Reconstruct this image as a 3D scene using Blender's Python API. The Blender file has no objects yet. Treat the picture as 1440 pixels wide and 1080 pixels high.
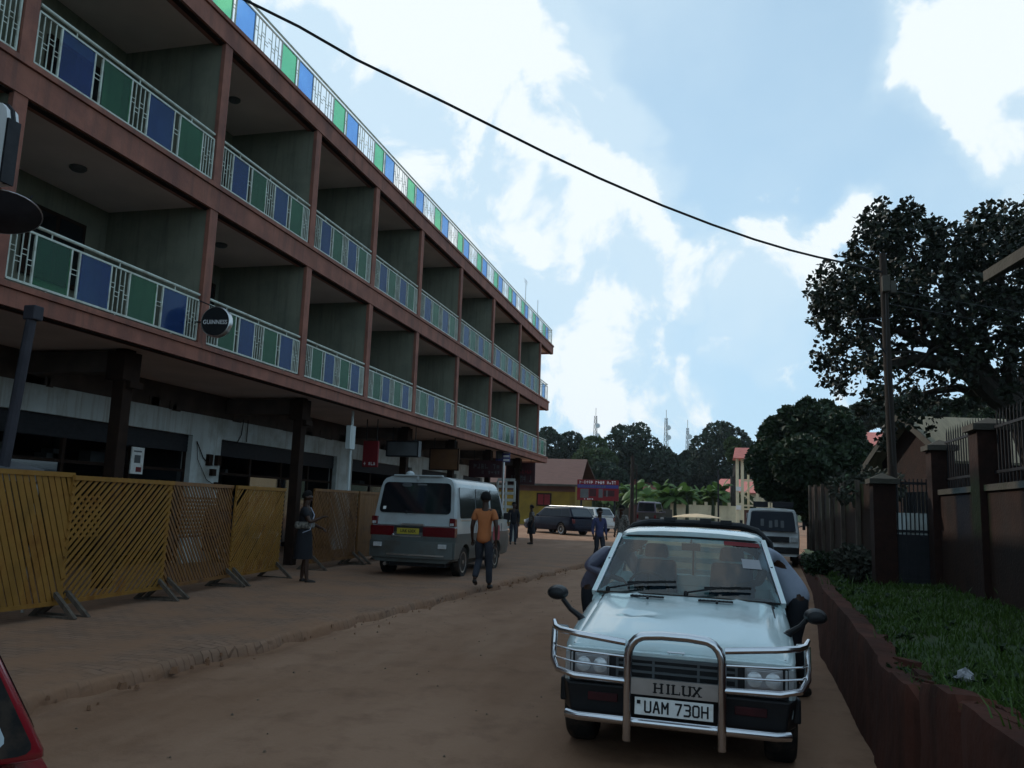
import bpy, bmesh, math, random
from mathutils import Vector, Matrix, noise
R_=math.radians
random.seed(7)
SC=bpy.context.scene
COL=SC.collection
# ---------------------------------------------------------------- camera frame
EYE=Vector((0,0,1.6)); FPX=1139.0
_Z=Vector((267,7560,-1139)).normalized(); _Y=Vector((292,-182,-1139)); _Y=(_Y-_Z*_Y.dot(_Z)).normalized(); _X=_Y.cross(_Z)
CR=Matrix((_X,_Y,_Z))            # camera -> world rotation
def ray(u,v): return CR@Vector((u-720,540-v,-FPX))
def onx(u,v,x): d=ray(u,v); return EYE+d*((x-EYE.x)/d.x)
def ony(u,v,y): d=ray(u,v); return EYE+d*((y-EYE.y)/d.y)
def onz(u,v,z): d=ray(u,v); return EYE+d*((z-EYE.z)/d.z)
# ---------------------------------------------------------------- materials
ALB={k:1 for k in ('chrome_tube','brushed_steel','pale_silver_blue_paint','lamp_glass','white_plate','white_lettering','cream_gate_paint','pink_red_roof_sheet','tan_canvas','alloy_wheel','painted_sky_reflection','white_car_paint')}
ALB.update(white_railing_paint=.85,silver_van_paint=.85,yellow_plate=.6,dusty_white_wall_paint=1.15,mustard_wall_paint=.55,brown_roof_sheet=.5,grey_green_paint=1.0,balcony_ceiling_paint=1.7,white_plastic_bag=.45,red_lens=.3,weathered_tan_roof=.8,dark_red_brick=.15,brown_plastered_brick=.13,orange_shirt_cloth=.62,mossy_concrete=.35,dark_brown_wood=.42,charcoal_cloth=.35,creosoted_pole_wood=.35,glossy_violet_grey_cloth=1.2,grey_painted_pole=.4,varnished_golden_slat=.6,brown_varnished_slat=.6,maroon_paint=1.12,patterned_shirt_cloth=.6,red_sign_board=.4,red_brown_plaster=.44,grassy_soil=.8,blue_grey_shirt_cloth=1.5)
def _nt(name):
    m=bpy.data.materials.new(name); m.use_nodes=True; nt=m.node_tree
    return m,nt,nt.nodes['Principled BSDF']
def mat(name,col,rough=.8,metal=0,var=.25,scale=4,col2=None,bump=.0,bscale=30,coat=0,spec=.25,detail=5,stretch=None,emit=None,dirt=None,dscale=1.2,sub=0,streak=None):
    k=ALB.get(name,.68); col=tuple(c*k for c in col); col2=tuple(c*k for c in col2) if col2 else None; dirt=tuple(c*k for c in dirt) if dirt else None
    m,nt,b=_nt(name); N=nt.nodes; L=nt.links
    tc=N.new('ShaderNodeTexCoord'); mp=N.new('ShaderNodeMapping'); L.new(tc.outputs['Object'],mp.inputs[0])
    if stretch: mp.inputs['Scale'].default_value=stretch
    nz=N.new('ShaderNodeTexNoise'); nz.inputs['Scale'].default_value=scale; nz.inputs['Detail'].default_value=detail; L.new(mp.outputs[0],nz.inputs['Vector'])
    rp=N.new('ShaderNodeMapRange'); rp.inputs[1].default_value=.3; rp.inputs[2].default_value=.7; L.new(nz.outputs[0],rp.inputs[0])
    c2=col2 if col2 else tuple(min(1,c*(1-var)) for c in col)
    mx=N.new('ShaderNodeMix'); mx.data_type='RGBA'; mx.inputs[6].default_value=(*c2,1); mx.inputs[7].default_value=(*(col if col2 else tuple(min(1,c*(1+var*.6)) for c in col)),1)
    L.new(rp.outputs[0],mx.inputs[0]); out=mx.outputs[2]
    if dirt:
        n2=N.new('ShaderNodeTexNoise'); n2.inputs['Scale'].default_value=dscale; n2.inputs['Detail'].default_value=8; n2.inputs['Roughness'].default_value=.65; L.new(mp.outputs[0],n2.inputs['Vector'])
        r2=N.new('ShaderNodeMapRange'); r2.inputs[1].default_value=.48; r2.inputs[2].default_value=.68; L.new(n2.outputs[0],r2.inputs[0])
        m2=N.new('ShaderNodeMix'); m2.data_type='RGBA'; L.new(r2.outputs[0],m2.inputs[0]); L.new(out,m2.inputs[6]); m2.inputs[7].default_value=(*dirt,1); out=m2.outputs[2]
    if streak:
        ms=N.new('ShaderNodeMapping'); ms.inputs['Scale'].default_value=(7,7,.45); L.new(tc.outputs['Object'],ms.inputs[0])
        n3=N.new('ShaderNodeTexNoise'); n3.inputs['Scale'].default_value=1; n3.inputs['Detail'].default_value=6; n3.inputs['Roughness'].default_value=.7; L.new(ms.outputs[0],n3.inputs['Vector'])
        r3=N.new('ShaderNodeMapRange'); r3.inputs[1].default_value=.5; r3.inputs[2].default_value=.72; r3.inputs[4].default_value=.75; L.new(n3.outputs[0],r3.inputs[0])
        m3=N.new('ShaderNodeMix'); m3.data_type='RGBA'; L.new(r3.outputs[0],m3.inputs[0]); L.new(out,m3.inputs[6]); m3.inputs[7].default_value=(*tuple(c*k for c in streak),1); out=m3.outputs[2]
    L.new(out,b.inputs['Base Color'])
    b.inputs['Roughness'].default_value=rough; b.inputs['Metallic'].default_value=metal; b.inputs['Specular IOR Level'].default_value=spec
    if coat: b.inputs['Coat Weight'].default_value=coat; b.inputs['Coat Roughness'].default_value=.08
    if sub: b.inputs['Subsurface Weight'].default_value=sub
    if emit: b.inputs['Emission Color'].default_value=(*emit[:3],1); b.inputs['Emission Strength'].default_value=emit[3]
    if bump:
        nb=N.new('ShaderNodeTexNoise'); nb.inputs['Scale'].default_value=bscale; nb.inputs['Detail'].default_value=6; L.new(mp.outputs[0],nb.inputs['Vector'])
        bp=N.new('ShaderNodeBump'); bp.inputs['Strength'].default_value=bump; bp.inputs['Distance'].default_value=.02; L.new(nb.outputs[0],bp.inputs['Height']); L.new(bp.outputs[0],b.inputs['Normal'])
    return m
def glassmat(name,tint=(.6,.7,.7),rough=.02,refl=1.0,diff=.0,dcol=(.5,.5,.5),ior=1.5):
    m=bpy.data.materials.new(name); m.use_nodes=True; nt=m.node_tree; N=nt.nodes; L=nt.links; N.clear()
    o=N.new('ShaderNodeOutputMaterial'); tr=N.new('ShaderNodeBsdfTransparent'); tr.inputs[0].default_value=(*tint,1)
    gl=N.new('ShaderNodeBsdfGlossy'); gl.inputs['Roughness'].default_value=rough; gl.inputs[0].default_value=(refl,refl,refl,1)
    lw=N.new('ShaderNodeLayerWeight'); lw.inputs[0].default_value=.5; f0=((ior-1)/(ior+1))**2
    pw=N.new('ShaderNodeMath'); pw.operation='POWER'; L.new(lw.outputs['Facing'],pw.inputs[0]); pw.inputs[1].default_value=5
    fr=N.new('ShaderNodeMath'); fr.operation='MULTIPLY_ADD'; L.new(pw.outputs[0],fr.inputs[0]); fr.inputs[1].default_value=1-f0; fr.inputs[2].default_value=f0
    mx=N.new('ShaderNodeMixShader'); L.new(fr.outputs[0],mx.inputs[0])
    if diff:
        df=N.new('ShaderNodeBsdfDiffuse'); df.inputs[0].default_value=(*dcol,1); tl=N.new('ShaderNodeBsdfTranslucent'); tl.inputs[0].default_value=(*dcol,1)
        a=N.new('ShaderNodeMixShader'); a.inputs[0].default_value=.5; L.new(df.outputs[0],a.inputs[1]); L.new(tl.outputs[0],a.inputs[2])
        nz=N.new('ShaderNodeTexNoise'); nz.inputs['Scale'].default_value=1.7; nz.inputs['Detail'].default_value=6; tc=N.new('ShaderNodeTexCoord'); L.new(tc.outputs['Object'],nz.inputs['Vector'])
        rp=N.new('ShaderNodeMapRange'); rp.inputs[1].default_value=.3; rp.inputs[2].default_value=.75; rp.inputs[3].default_value=diff*.7; rp.inputs[4].default_value=min(1,diff*1.3); L.new(nz.outputs[0],rp.inputs[0])
        b=N.new('ShaderNodeMixShader'); L.new(rp.outputs[0],b.inputs[0]); L.new(tr.outputs[0],b.inputs[1]); L.new(a.outputs[0],b.inputs[2]); L.new(b.outputs[0],mx.inputs[1])
    else: L.new(tr.outputs[0],mx.inputs[1])
    L.new(gl.outputs[0],mx.inputs[2]); L.new(mx.outputs[0],o.inputs[0])
    return m
def leafmat(name,c1,c2,trans=.25,rough=.55):
    m=bpy.data.materials.new(name); m.use_nodes=True; nt=m.node_tree; N=nt.nodes; L=nt.links
    b=N['Principled BSDF']; o=[n for n in N if n.type=='OUTPUT_MATERIAL'][0]
    g=N.new('ShaderNodeNewGeometry'); mx=N.new('ShaderNodeMix'); mx.data_type='RGBA'; L.new(g.outputs['Random Per Island'],mx.inputs[0])
    mx.inputs[6].default_value=(*c1,1); mx.inputs[7].default_value=(*c2,1); L.new(mx.outputs[2],b.inputs['Base Color']); b.inputs['Roughness'].default_value=rough; b.inputs['Specular IOR Level'].default_value=.3
    t=N.new('ShaderNodeBsdfTranslucent'); L.new(mx.outputs[2],t.inputs[0]); s=N.new('ShaderNodeMixShader'); s.inputs[0].default_value=trans
    L.new(b.outputs[0],s.inputs[1]); L.new(t.outputs[0],s.inputs[2]); L.new(s.outputs[0],o.inputs[0])
    return m
# ---------------------------------------------------------------- objects
def tag(o,label=None,cat=None,group=None,kind=None):
    if label: o['label']=label
    if cat: o['category']=cat
    if group: o['group']=group
    if kind: o['kind']=kind
    return o
def empty(name,loc=(0,0,0),rz=0,label=None,cat=None,group=None,rx=0,ry=0):
    o=bpy.data.objects.new(name,None); COL.objects.link(o); o.location=loc; o.rotation_euler=(rx,ry,rz); o.empty_display_size=.2
    return tag(o,label,cat,group)
class MB:
    def __init__(s): s.v=[]; s.f=[]; s.m=[]
    def add(s,vs,fs,mi=0):
        o=len(s.v); s.v+= [tuple(p) for p in vs]; s.f+=[tuple(o+i for i in f) for f in fs]; s.m+=[mi]*len(fs); return s
    def box(s,a,b,mi=0):
        x0,y0,z0=[min(a[i],b[i]) for i in range(3)]; x1,y1,z1=[max(a[i],b[i]) for i in range(3)]
        return s.add([(x0,y0,z0),(x1,y0,z0),(x1,y1,z0),(x0,y1,z0),(x0,y0,z1),(x1,y0,z1),(x1,y1,z1),(x0,y1,z1)],
            [(0,3,2,1),(4,5,6,7),(0,1,5,4),(1,2,6,5),(2,3,7,6),(3,0,4,7)],mi)
    def hexa(s,lo,hi,mi=0):      # 4 lower, 4 upper points
        return s.add(list(lo)+list(hi),[(0,3,2,1),(4,5,6,7),(0,1,5,4),(1,2,6,5),(2,3,7,6),(3,0,4,7)],mi)
    def beam(s,p,q,w,h,up=(0,0,1),mi=0):
        p=Vector(p);q=Vector(q);d=(q-p).normalized();u=Vector(up); r=d.cross(u)
        if r.length<1e-4: r=d.cross(Vector((1,0,0)))
        r.normalize();u=r.cross(d).normalized(); r=r*w/2;u=u*h/2
        return s.hexa([p-r-u,p+r-u,p+r+u,p-r+u],[q-r-u,q+r-u,q+r+u,q-r+u],mi)
    def tube(s,pts,r,n=8,mi=0,cap=True):
        pts=[Vector(p) for p in pts]; rs=r if isinstance(r,(list,tuple)) else [r]*len(pts); vs=[];prev=None
        for i,p in enumerate(pts):
            d=(pts[min(i+1,len(pts)-1)]-pts[max(i-1,0)]).normalized()
            if prev is None:
                a=d.cross(Vector((0,0,1)))
                if a.length<1e-3: a=d.cross(Vector((1,0,0)))
            else: a=prev-d*prev.dot(d)
            a.normalize();prev=a;b=d.cross(a)
            for k in range(n):
                t=2*math.pi*k/n; vs.append(p+(a*math.cos(t)+b*math.sin(t))*rs[i])
        fs=[(i*n+k,i*n+(k+1)%n,(i+1)*n+(k+1)%n,(i+1)*n+k) for i in range(len(pts)-1) for k in range(n)]
        if cap: fs+=[tuple(range(n))[::-1],tuple((len(pts)-1)*n+k for k in range(n))]
        return s.add(vs,fs,mi)
    def lathe(s,prof,c=(0,0,0),axis='z',n=20,mi=0,caps=True):   # prof (r,h)
        vs=[];c=Vector(c)
        for r,h in prof:
            for k in range(n):
                t=2*math.pi*k/n; a,b=r*math.cos(t),r*math.sin(t)
                vs.append(c+Vector((a,b,h) if axis=='z' else (h,a,b) if axis=='x' else (b,h,a)))
        m=len(prof); fs=[(i*n+k,i*n+(k+1)%n,(i+1)*n+(k+1)%n,(i+1)*n+k) for i in range(m-1) for k in range(n)]
        if caps: fs+=[tuple(range(n))[::-1],tuple((m-1)*n+k for k in range(n))]
        return s.add(vs,fs,mi)
    def prism(s,poly,axis,a,b,mi=0):   # poly 2D points extruded along axis from a to b
        def P(p,h): return (h,p[0],p[1]) if axis=='x' else (p[0],h,p[1]) if axis=='y' else (p[0],p[1],h)
        n=len(poly); return s.add([P(p,a) for p in poly]+[P(p,b) for p in poly],[tuple(range(n))[::-1],tuple(range(n,2*n))]+[(i,(i+1)%n,n+(i+1)%n,n+i) for i in range(n)],mi)
    def loft(s,secs,mi=0,close=True,caps=True):   # rings of equal count
        n=len(secs[0]); vs=[p for r in secs for p in r]; k2=n if close else n-1
        fs=[(i*n+k,i*n+(k+1)%n,(i+1)*n+(k+1)%n,(i+1)*n+k) for i in range(len(secs)-1) for k in range(k2)]
        if caps: fs+=[tuple(range(n))[::-1],tuple((len(secs)-1)*n+k for k in range(n))]
        return s.add(vs,fs,mi)
    def panel(s,A,B,Cc,D,rect=(0,0,1,1),off=.004,th=.01,rnd=0,mi=0,seg=3):
        # A bottom-left, B bottom-right, C top-right, D top-left seen from outside; a (rounded) plate standing off the face
        A,B,Cc,D=map(Vector,(A,B,Cc,D)); nrm=(B-A).cross(D-A).normalized(); u0,v0,u1,v1=rect
        W=(B-A).length;H=(D-A).length; ru=rnd/W; rv=rnd/H; uv=[]
        if rnd<=0: uv=[(u0,v0),(u1,v0),(u1,v1),(u0,v1)]
        else:
            for (cu,cv,a0) in ((u1-ru,v0+rv,-90),(u1-ru,v1-rv,0),(u0+ru,v1-rv,90),(u0+ru,v0+rv,180)):
                for k in range(seg+1):
                    t=R_(a0+90*k/seg); uv.append((cu+ru*math.cos(t),cv+rv*math.sin(t)))
        P=[(A*(1-u)+B*u)*(1-v)+(D*(1-u)+Cc*u)*v for u,v in uv]; n=len(P)
        return s.add([p+nrm*(off-th) for p in P]+[p+nrm*off for p in P],[tuple(range(n))[::-1],tuple(range(n,2*n))]+[(i,(i+1)%n,n+(i+1)%n,n+i) for i in range(n)],mi)
    def build(s,name,mats,parent=None,smooth=False,bevel=0,angle=35,kind=None,fix=True):
        me=bpy.data.meshes.new(name); me.from_pydata(s.v,[],s.f)
        if not isinstance(mats,(list,tuple)): mats=[mats]
        for m in mats: me.materials.append(m)
        if len(mats)>1: me.polygons.foreach_set('material_index',s.m)
        if fix and len(s.f)<20000:
            bm=bmesh.new(); bm.from_mesh(me); bmesh.ops.recalc_face_normals(bm,faces=bm.faces); bm.to_mesh(me); bm.free()
        if smooth:
            me.polygons.foreach_set('use_smooth',[True]*len(me.polygons))
            try: me.set_sharp_from_angle(angle=R_(angle))
            except Exception: pass
        me.update(); o=bpy.data.objects.new(name,me); COL.objects.link(o)
        if parent: o.parent=parent
        if bevel:
            bv=o.modifiers.new('b','BEVEL'); bv.width=bevel; bv.segments=2; bv.limit_method='ANGLE'; bv.angle_limit=R_(30); bv.harden_normals=False
        if kind: o['kind']=kind
        return o
def text_mb(mb,txt,size,M,mi=0,depth=.004,bold=0,spacing=1,xs=1,off=0):
    """letters as real raised meshes; M maps (x right, y up, z out) to local space"""
    cu=bpy.data.curves.new('lettering','FONT'); cu.body=txt; cu.size=size; cu.align_x='CENTER'; cu.align_y='CENTER'; cu.extrude=depth/2; cu.offset=bold; cu.space_character=spacing; cu.resolution_u=3
    o=bpy.data.objects.new('lettering',cu); COL.objects.link(o); bpy.context.view_layer.update()
    me=bpy.data.meshes.new_from_object(o.evaluated_get(bpy.context.evaluated_depsgraph_get()))
    mb.add([M@Vector((v.co.x*xs,v.co.y,v.co.z+off)) for v in me.vertices],[tuple(p.vertices) for p in me.polygons],mi)
    bpy.data.objects.remove(o); bpy.data.curves.remove(cu); bpy.data.meshes.remove(me)
def copy_tree(o,parent=None):
    c=o.copy(); COL.objects.link(c); c.parent=parent
    for ch in list(o.children): copy_tree(ch,c)
    return c
def apply_mods(o):
    bpy.context.view_layer.update(); dg=bpy.context.evaluated_depsgraph_get(); me=bpy.data.meshes.new_from_object(o.evaluated_get(dg)); o.modifiers.clear(); o.data=me; me.polygons.foreach_set('use_smooth',[True]*len(me.polygons)); return o
def cut(o,cutters):
    for c in cutters:
        c.parent=o.parent
        m=o.modifiers.new('x','BOOLEAN'); m.operation='DIFFERENCE'; m.object=c; m.solver='EXACT'
    bpy.context.view_layer.update(); dg=bpy.context.evaluated_depsgraph_get(); me=bpy.data.meshes.new_from_object(o.evaluated_get(dg)); o.modifiers.clear(); o.data=me
    for c in cutters: bpy.data.objects.remove(c)
    try: me.set_sharp_from_angle(angle=R_(35))
    except Exception: pass
    return o
def skin(name,chains,material,parent=None,sub=2,root=0):
    """chains: list of [(pos, radius),...]; first point of later chains may coincide with an existing point"""
    vs=[];rs=[];es=[]
    def idx(p,r):
        for i,q in enumerate(vs):
            if (q-p).length<1e-4: return i
        vs.append(p); rs.append(r); return len(vs)-1
    for ch in chains:
        prev=None
        for p,r in ch:
            i=idx(Vector(p),r)
            if prev is not None and prev!=i: es.append((prev,i))
            prev=i
    me=bpy.data.meshes.new(name); me.from_pydata(vs,es,[]); o=bpy.data.objects.new(name,me); COL.objects.link(o)
    sk=o.modifiers.new('s','SKIN'); sk.use_smooth_shade=True; sk.branch_smoothing=.4
    if not me.skin_vertices:
        bm=bmesh.new(); bm.from_mesh(me); bm.verts.layers.skin.verify(); bm.to_mesh(me); bm.free()
    for i,r in enumerate(rs):
        sv=me.skin_vertices[0].data[i]; sv.radius=(r,r) if not isinstance(r,(tuple,list)) else r; sv.use_root=(i==root)
    ss=o.modifiers.new('u','SUBSURF'); ss.levels=sub; ss.render_levels=sub
    apply_mods(o); o.data.materials.clear(); o.data.materials.append(material)
    if parent: o.parent=parent
    return o

GL={'H':[((0,0),(0,1)),((1,0),(1,1)),((0,.5),(1,.5))],'I':[((.5,0),(.5,1))],'L':[((0,1),(0,0)),((0,0),(1,0))],'U':[((0,1),(0,.12)),((0,.12),(.18,0)),((.18,0),(.82,0)),((.82,0),(1,.12)),((1,.12),(1,1))],
'X':[((0,0),(1,1)),((0,1),(1,0))],'A':[((0,0),(.42,1)),((.42,1),(.58,1)),((.58,1),(1,0)),((.18,.36),(.82,.36))],'M':[((0,0),(0,1)),((0,1),(.5,.45)),((.5,.45),(1,1)),((1,1),(1,0))],'7':[((0,1),(1,1)),((1,1),(.35,0))],
'3':[((0,1),(.8,1)),((.8,1),(1,.88)),((1,.88),(1,.62)),((1,.62),(.8,.52)),((.8,.52),(.3,.52)),((.8,.52),(1,.4)),((1,.4),(1,.12)),((1,.12),(.8,0)),((.8,0),(0,0))],
'0':[((.2,0),(.8,0)),((.8,0),(1,.12)),((1,.12),(1,.88)),((1,.88),(.8,1)),((.8,1),(.2,1)),((.2,1),(0,.88)),((0,.88),(0,.12)),((0,.12),(.2,0))]}
def strokes(mb,txt,x0,z0,h,adv,w,y,t,mi=0,serif=False):
    """block letters on a plane facing -y, each stroke a thin raised bar"""
    x=x0
    for ch in txt:
        if ch==' ': x+=adv*.55; continue
        n=0
        for a,b in GL[ch]:
            yy=y-.0002*n; n+=1; tt=t*(.62 if serif and (a[1]==b[1] or (ch=='X' and b[1]<a[1])) else 1)
            pa=(x+a[0]*w,yy,z0+a[1]*h); pb=(x+b[0]*w,yy,z0+b[1]*h); d=Vector(pb)-Vector(pa); e=d.normalized()*tt*.35
            mb.beam(Vector(pa)-e,Vector(pb)+e,.003,tt,up=Vector((0,1,0)).cross(d.normalized()),mi=mi)
        if serif:
            for a in set(p for s_ in GL[ch] for p in s_ if p[1] in (0,1)):
                if ch=='U' and a[1]==0: continue
                if ch=='L' and a==(1,0): mb.box((x+w*.92,y-.004,z0),(x+w*1.05,y-.001,z0+h*.3),mi); continue
                xx=x+a[0]*w; zz=z0+a[1]*h; mb.box((xx-t*.95,y-.0045,zz-t*.22),(xx+t*.95,y-.001,zz+t*.22),mi)
        x+=adv if ch!='I' or not serif else adv*.85
M={}
M['maroon']=mat('maroon_paint',(.235,.095,.066),.75,var=.25,scale=2.5,bump=.2,dirt=(.15,.062,.048),dscale=1.3,streak=(.09,.05,.042))
M['green_wall']=mat('grey_green_paint',(.185,.188,.14),.85,var=.15,scale=1.2,bump=.1,dirt=(.12,.13,.10),dscale=.9,streak=(.085,.09,.07))
M['ceil']=mat('balcony_ceiling_paint',(.36,.29,.26),.85,var=.15,scale=1)
M['railwhite']=mat('white_railing_paint',(.62,.68,.60),.5,var=.12,scale=8,dirt=(.4,.4,.33),dscale=6)
M['bluep']=glassmat('blue_acrylic_sheet',(.50,.74,1.0),.1,.4,.17,(.07,.13,.5))
M['greenp']=glassmat('green_acrylic_sheet',(.52,.92,.68),.1,.4,.17,(.05,.22,.14))
M['whitewall']=mat('dusty_white_wall_paint',(.46,.50,.49),.85,var=.12,scale=1.1,bump=.1,dirt=(.25,.25,.22),dscale=.8,streak=(.22,.19,.15))
M['brownband']=mat('brown_stained_band',(.12,.09,.075),.9,var=.35,scale=3,bump=.3)
M['darkwood']=mat('dark_brown_wood',(.06,.034,.024),.8,var=.3,scale=5,spec=.08)
M['dimred']=mat('dusty_dark_red_lens',(.06,.008,.010),.6,var=.3,scale=12)
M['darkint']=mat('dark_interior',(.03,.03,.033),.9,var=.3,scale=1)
M['black']=mat('black_plastic',(.018,.018,.02),.45,var=.2,scale=8)
M['rubber']=mat('tyre_rubber',(.02,.02,.02),.85,var=.3,scale=20,dirt=(.10,.07,.05),dscale=4)
M['chrome']=mat('chrome_tube',(.60,.60,.62),.2,1,var=.05,scale=10)
M['steel']=mat('brushed_steel',(.5,.5,.5),.3,1,var=.1,scale=14)
M['alloy']=mat('alloy_wheel',(.32,.32,.33),.35,.8,var=.15,scale=9)
M['truckpaint']=mat('pale_silver_blue_paint',(.54,.66,.67),.25,.1,var=.05,scale=2,coat=.7,dirt=(.46,.53,.52),dscale=1.6,bump=.02,bscale=3)
M['glass']=glassmat('window_glass',(.48,.70,.72),.015,1.0,ior=1.6)
M['darkglass']=mat('tinted_glass',(.008,.011,.015),.06,0,var=.1,scale=2,spec=.7,coat=.3)
M['dullglass']=mat('dull_dark_glass',(.012,.018,.03),.25,0,var=.2,scale=2,spec=.12)
M['lamp']=mat('lamp_glass',(.55,.57,.58),.12,.25,var=.25,scale=25,coat=.6)
M['amber']=mat('amber_lens',(.5,.2,.03),.2,var=.1,coat=.5)
M['redlens']=mat('red_lens',(.30,.008,.02),.25,var=.2,scale=12,coat=.4)
M['plate']=mat('white_plate',(.72,.74,.72),.4,var=.06,scale=14,dirt=(.55,.53,.48),dscale=8)
M['yellowplate']=mat('yellow_plate',(.62,.50,.06),.4,var=.1,scale=14)
M['ink']=mat('black_lettering',(.012,.012,.014),.5,var=.1)
M['vansilver']=mat('silver_van_paint',(.42,.47,.48),.32,.15,var=.06,scale=2,coat=.4,dirt=(.33,.34,.33),dscale=1.5)
M['vangrey']=mat('grey_green_lower_paint',(.13,.15,.145),.4,.2,var=.1,scale=2,coat=.2,dirt=(.10,.085,.07),dscale=2)
M['navy']=mat('dark_navy_paint',(.010,.014,.032),.3,.0,var=.15,scale=2,spec=.15)
M['redpaint']=mat('red_car_paint',(.35,.02,.03),.25,0,var=.1,scale=3,coat=.6)
M['whitepaint']=mat('white_car_paint',(.55,.57,.57),.35,0,var=.06,scale=3,coat=.4,dirt=(.42,.4,.36),dscale=2)
M['seat']=mat('blue_grey_seat_cloth',(.045,.06,.09),.9,var=.2,scale=15)
M['slat']=mat('varnished_golden_slat',(.44,.225,.05),.6,var=.35,scale=3,stretch=(1,1,.6),dirt=(.27,.11,.022),dscale=3,spec=.12)
M['slat2']=mat('brown_varnished_slat',(.34,.155,.045),.55,var=.4,scale=3,dirt=(.13,.06,.03),dscale=3)
M['oldwood']=mat('weathered_wood',(.14,.11,.085),.9,var=.4,scale=4,stretch=(6,6,1),bump=.4)
M['polewood']=mat('creosoted_pole_wood',(.075,.055,.045),.9,var=.35,scale=3,stretch=(5,5,.6),bump=.4)
M['greypole']=mat('grey_painted_pole',(.085,.08,.10),.7,var=.3,scale=4)
M['skin']=mat('dark_brown_skin',(.065,.032,.02),.5,var=.1,scale=6,sub=.05)
M['hair']=mat('black_hair',(.01,.009,.009),.9,var=.3,scale=40,bump=.6,bscale=120)
M['orange']=mat('orange_shirt_cloth',(.62,.21,.075),.9,var=.15,scale=5,bump=.3,bscale=14)
M['jeans']=mat('dark_denim',(.045,.05,.065),.9,var=.25,scale=7,bump=.3,bscale=16)
M['charcoal']=mat('charcoal_cloth',(.03,.032,.042),.8,var=.25,scale=7,bump=.3,bscale=14)
M['greyshirt']=mat('blue_grey_shirt_cloth',(.20,.22,.27),.85,var=.15,scale=5,bump=.35,bscale=12)
M['sheen']=mat('glossy_violet_grey_cloth',(.09,.085,.12),.3,var=.3,scale=5,coat=.3,bump=.5,bscale=10)
M['bluecloth']=mat('violet_blue_cloth',(.08,.09,.2),.9,var=.25,scale=6)
M['pattern']=mat('patterned_shirt_cloth',(.42,.38,.33),.9,scale=26,col2=(.06,.065,.06),detail=1)
M['shoe']=mat('dark_shoe',(.03,.022,.018),.6,var=.2)
M['cream']=mat('cream_gate_paint',(.62,.55,.38),.8,var=.12,scale=2,dirt=(.42,.36,.25),dscale=1)
M['tile_red']=mat('pink_red_roof_sheet',(.50,.17,.14),.75,var=.2,scale=2.5,stretch=(1,6,1),bump=.2)
M['tile_brown']=mat('brown_roof_sheet',(.22,.11,.09),.8,var=.2,scale=2,stretch=(1,5,1))
M['yellow']=mat('mustard_wall_paint',(.40,.27,.04),.85,var=.15,scale=1.5,dirt=(.25,.17,.04),dscale=.8)
M['brick']=mat('dark_red_brick',(.16,.062,.042),.9,var=.35,scale=7,bump=.4,bscale=20,dirt=(.08,.04,.03),dscale=1.5)
M['brick2']=mat('brown_plastered_brick',(.20,.075,.04),.9,var=.3,scale=3,bump=.3,dirt=(.10,.05,.035),dscale=1)
M['roofgrey']=mat('weathered_tan_roof',(.30,.27,.19),.8,var=.2,scale=2,stretch=(6,1,1))
M['concrete']=mat('mossy_concrete',(.20,.18,.15),.9,var=.25,scale=4,bump=.4,dirt=(.10,.10,.07),dscale=2)
M['iron']=mat('dark_iron',(.03,.03,.035),.6,.3,var=.3,scale=10)
M['redsign']=mat('red_sign_board',(.38,.025,.035),.6,var=.15,scale=4)
M['bluesign']=mat('blue_sign_band',(.05,.06,.25),.6,var=.15,scale=4)
M['white']=mat('white_lettering',(.62,.62,.62),.6,var=.1)
M['orangesign']=mat('faded_brown_orange_board',(.16,.075,.03),.7,var=.25,scale=3)
M['darksign']=mat('dark_maroon_board',(.06,.018,.022),.6,var=.25,scale=3)
M["greysign"]=mat("dark_grey_board",(.13,.14,.145),.6,var=.2,scale=3)
M['canvas']=mat('grey_canvas',(.14,.14,.145),.9,var=.2,scale=3,bump=.3,bscale=6)
M['bluetarp']=mat('dark_blue_tarpaulin',(.03,.05,.11),.6,var=.25,scale=3,bump=.4,bscale=6)
M['tan']=mat('tan_canvas',(.55,.42,.27),.85,var=.12,scale=3)
M['bark']=mat('dark_bark',(.06,.05,.042),.95,var=.4,scale=6,stretch=(3,3,1),bump=.6,bscale=18)
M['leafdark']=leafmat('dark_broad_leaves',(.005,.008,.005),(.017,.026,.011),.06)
M['leafdeep']=leafmat('deep_green_leaves',(.009,.020,.008),(.026,.048,.018),.12)
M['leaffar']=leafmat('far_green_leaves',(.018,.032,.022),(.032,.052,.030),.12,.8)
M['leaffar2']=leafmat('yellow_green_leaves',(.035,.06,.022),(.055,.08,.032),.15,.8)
M['banana']=leafmat('banana_leaves',(.045,.095,.02),(.085,.15,.035),.3,.6)
M['dryleaf']=leafmat('dry_grey_green_leaves',(.03,.036,.024),(.065,.065,.05),.1,.8)
M['grassblade']=leafmat('grass_blades',(.026,.052,.008),(.060,.110,.018),.25)
M['painted_sky']=mat('painted_sky_reflection',(.42,.50,.54),.15,var=.1,scale=2,coat=1)  # pale colour stands in for sky reflected in the red car's windows
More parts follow.
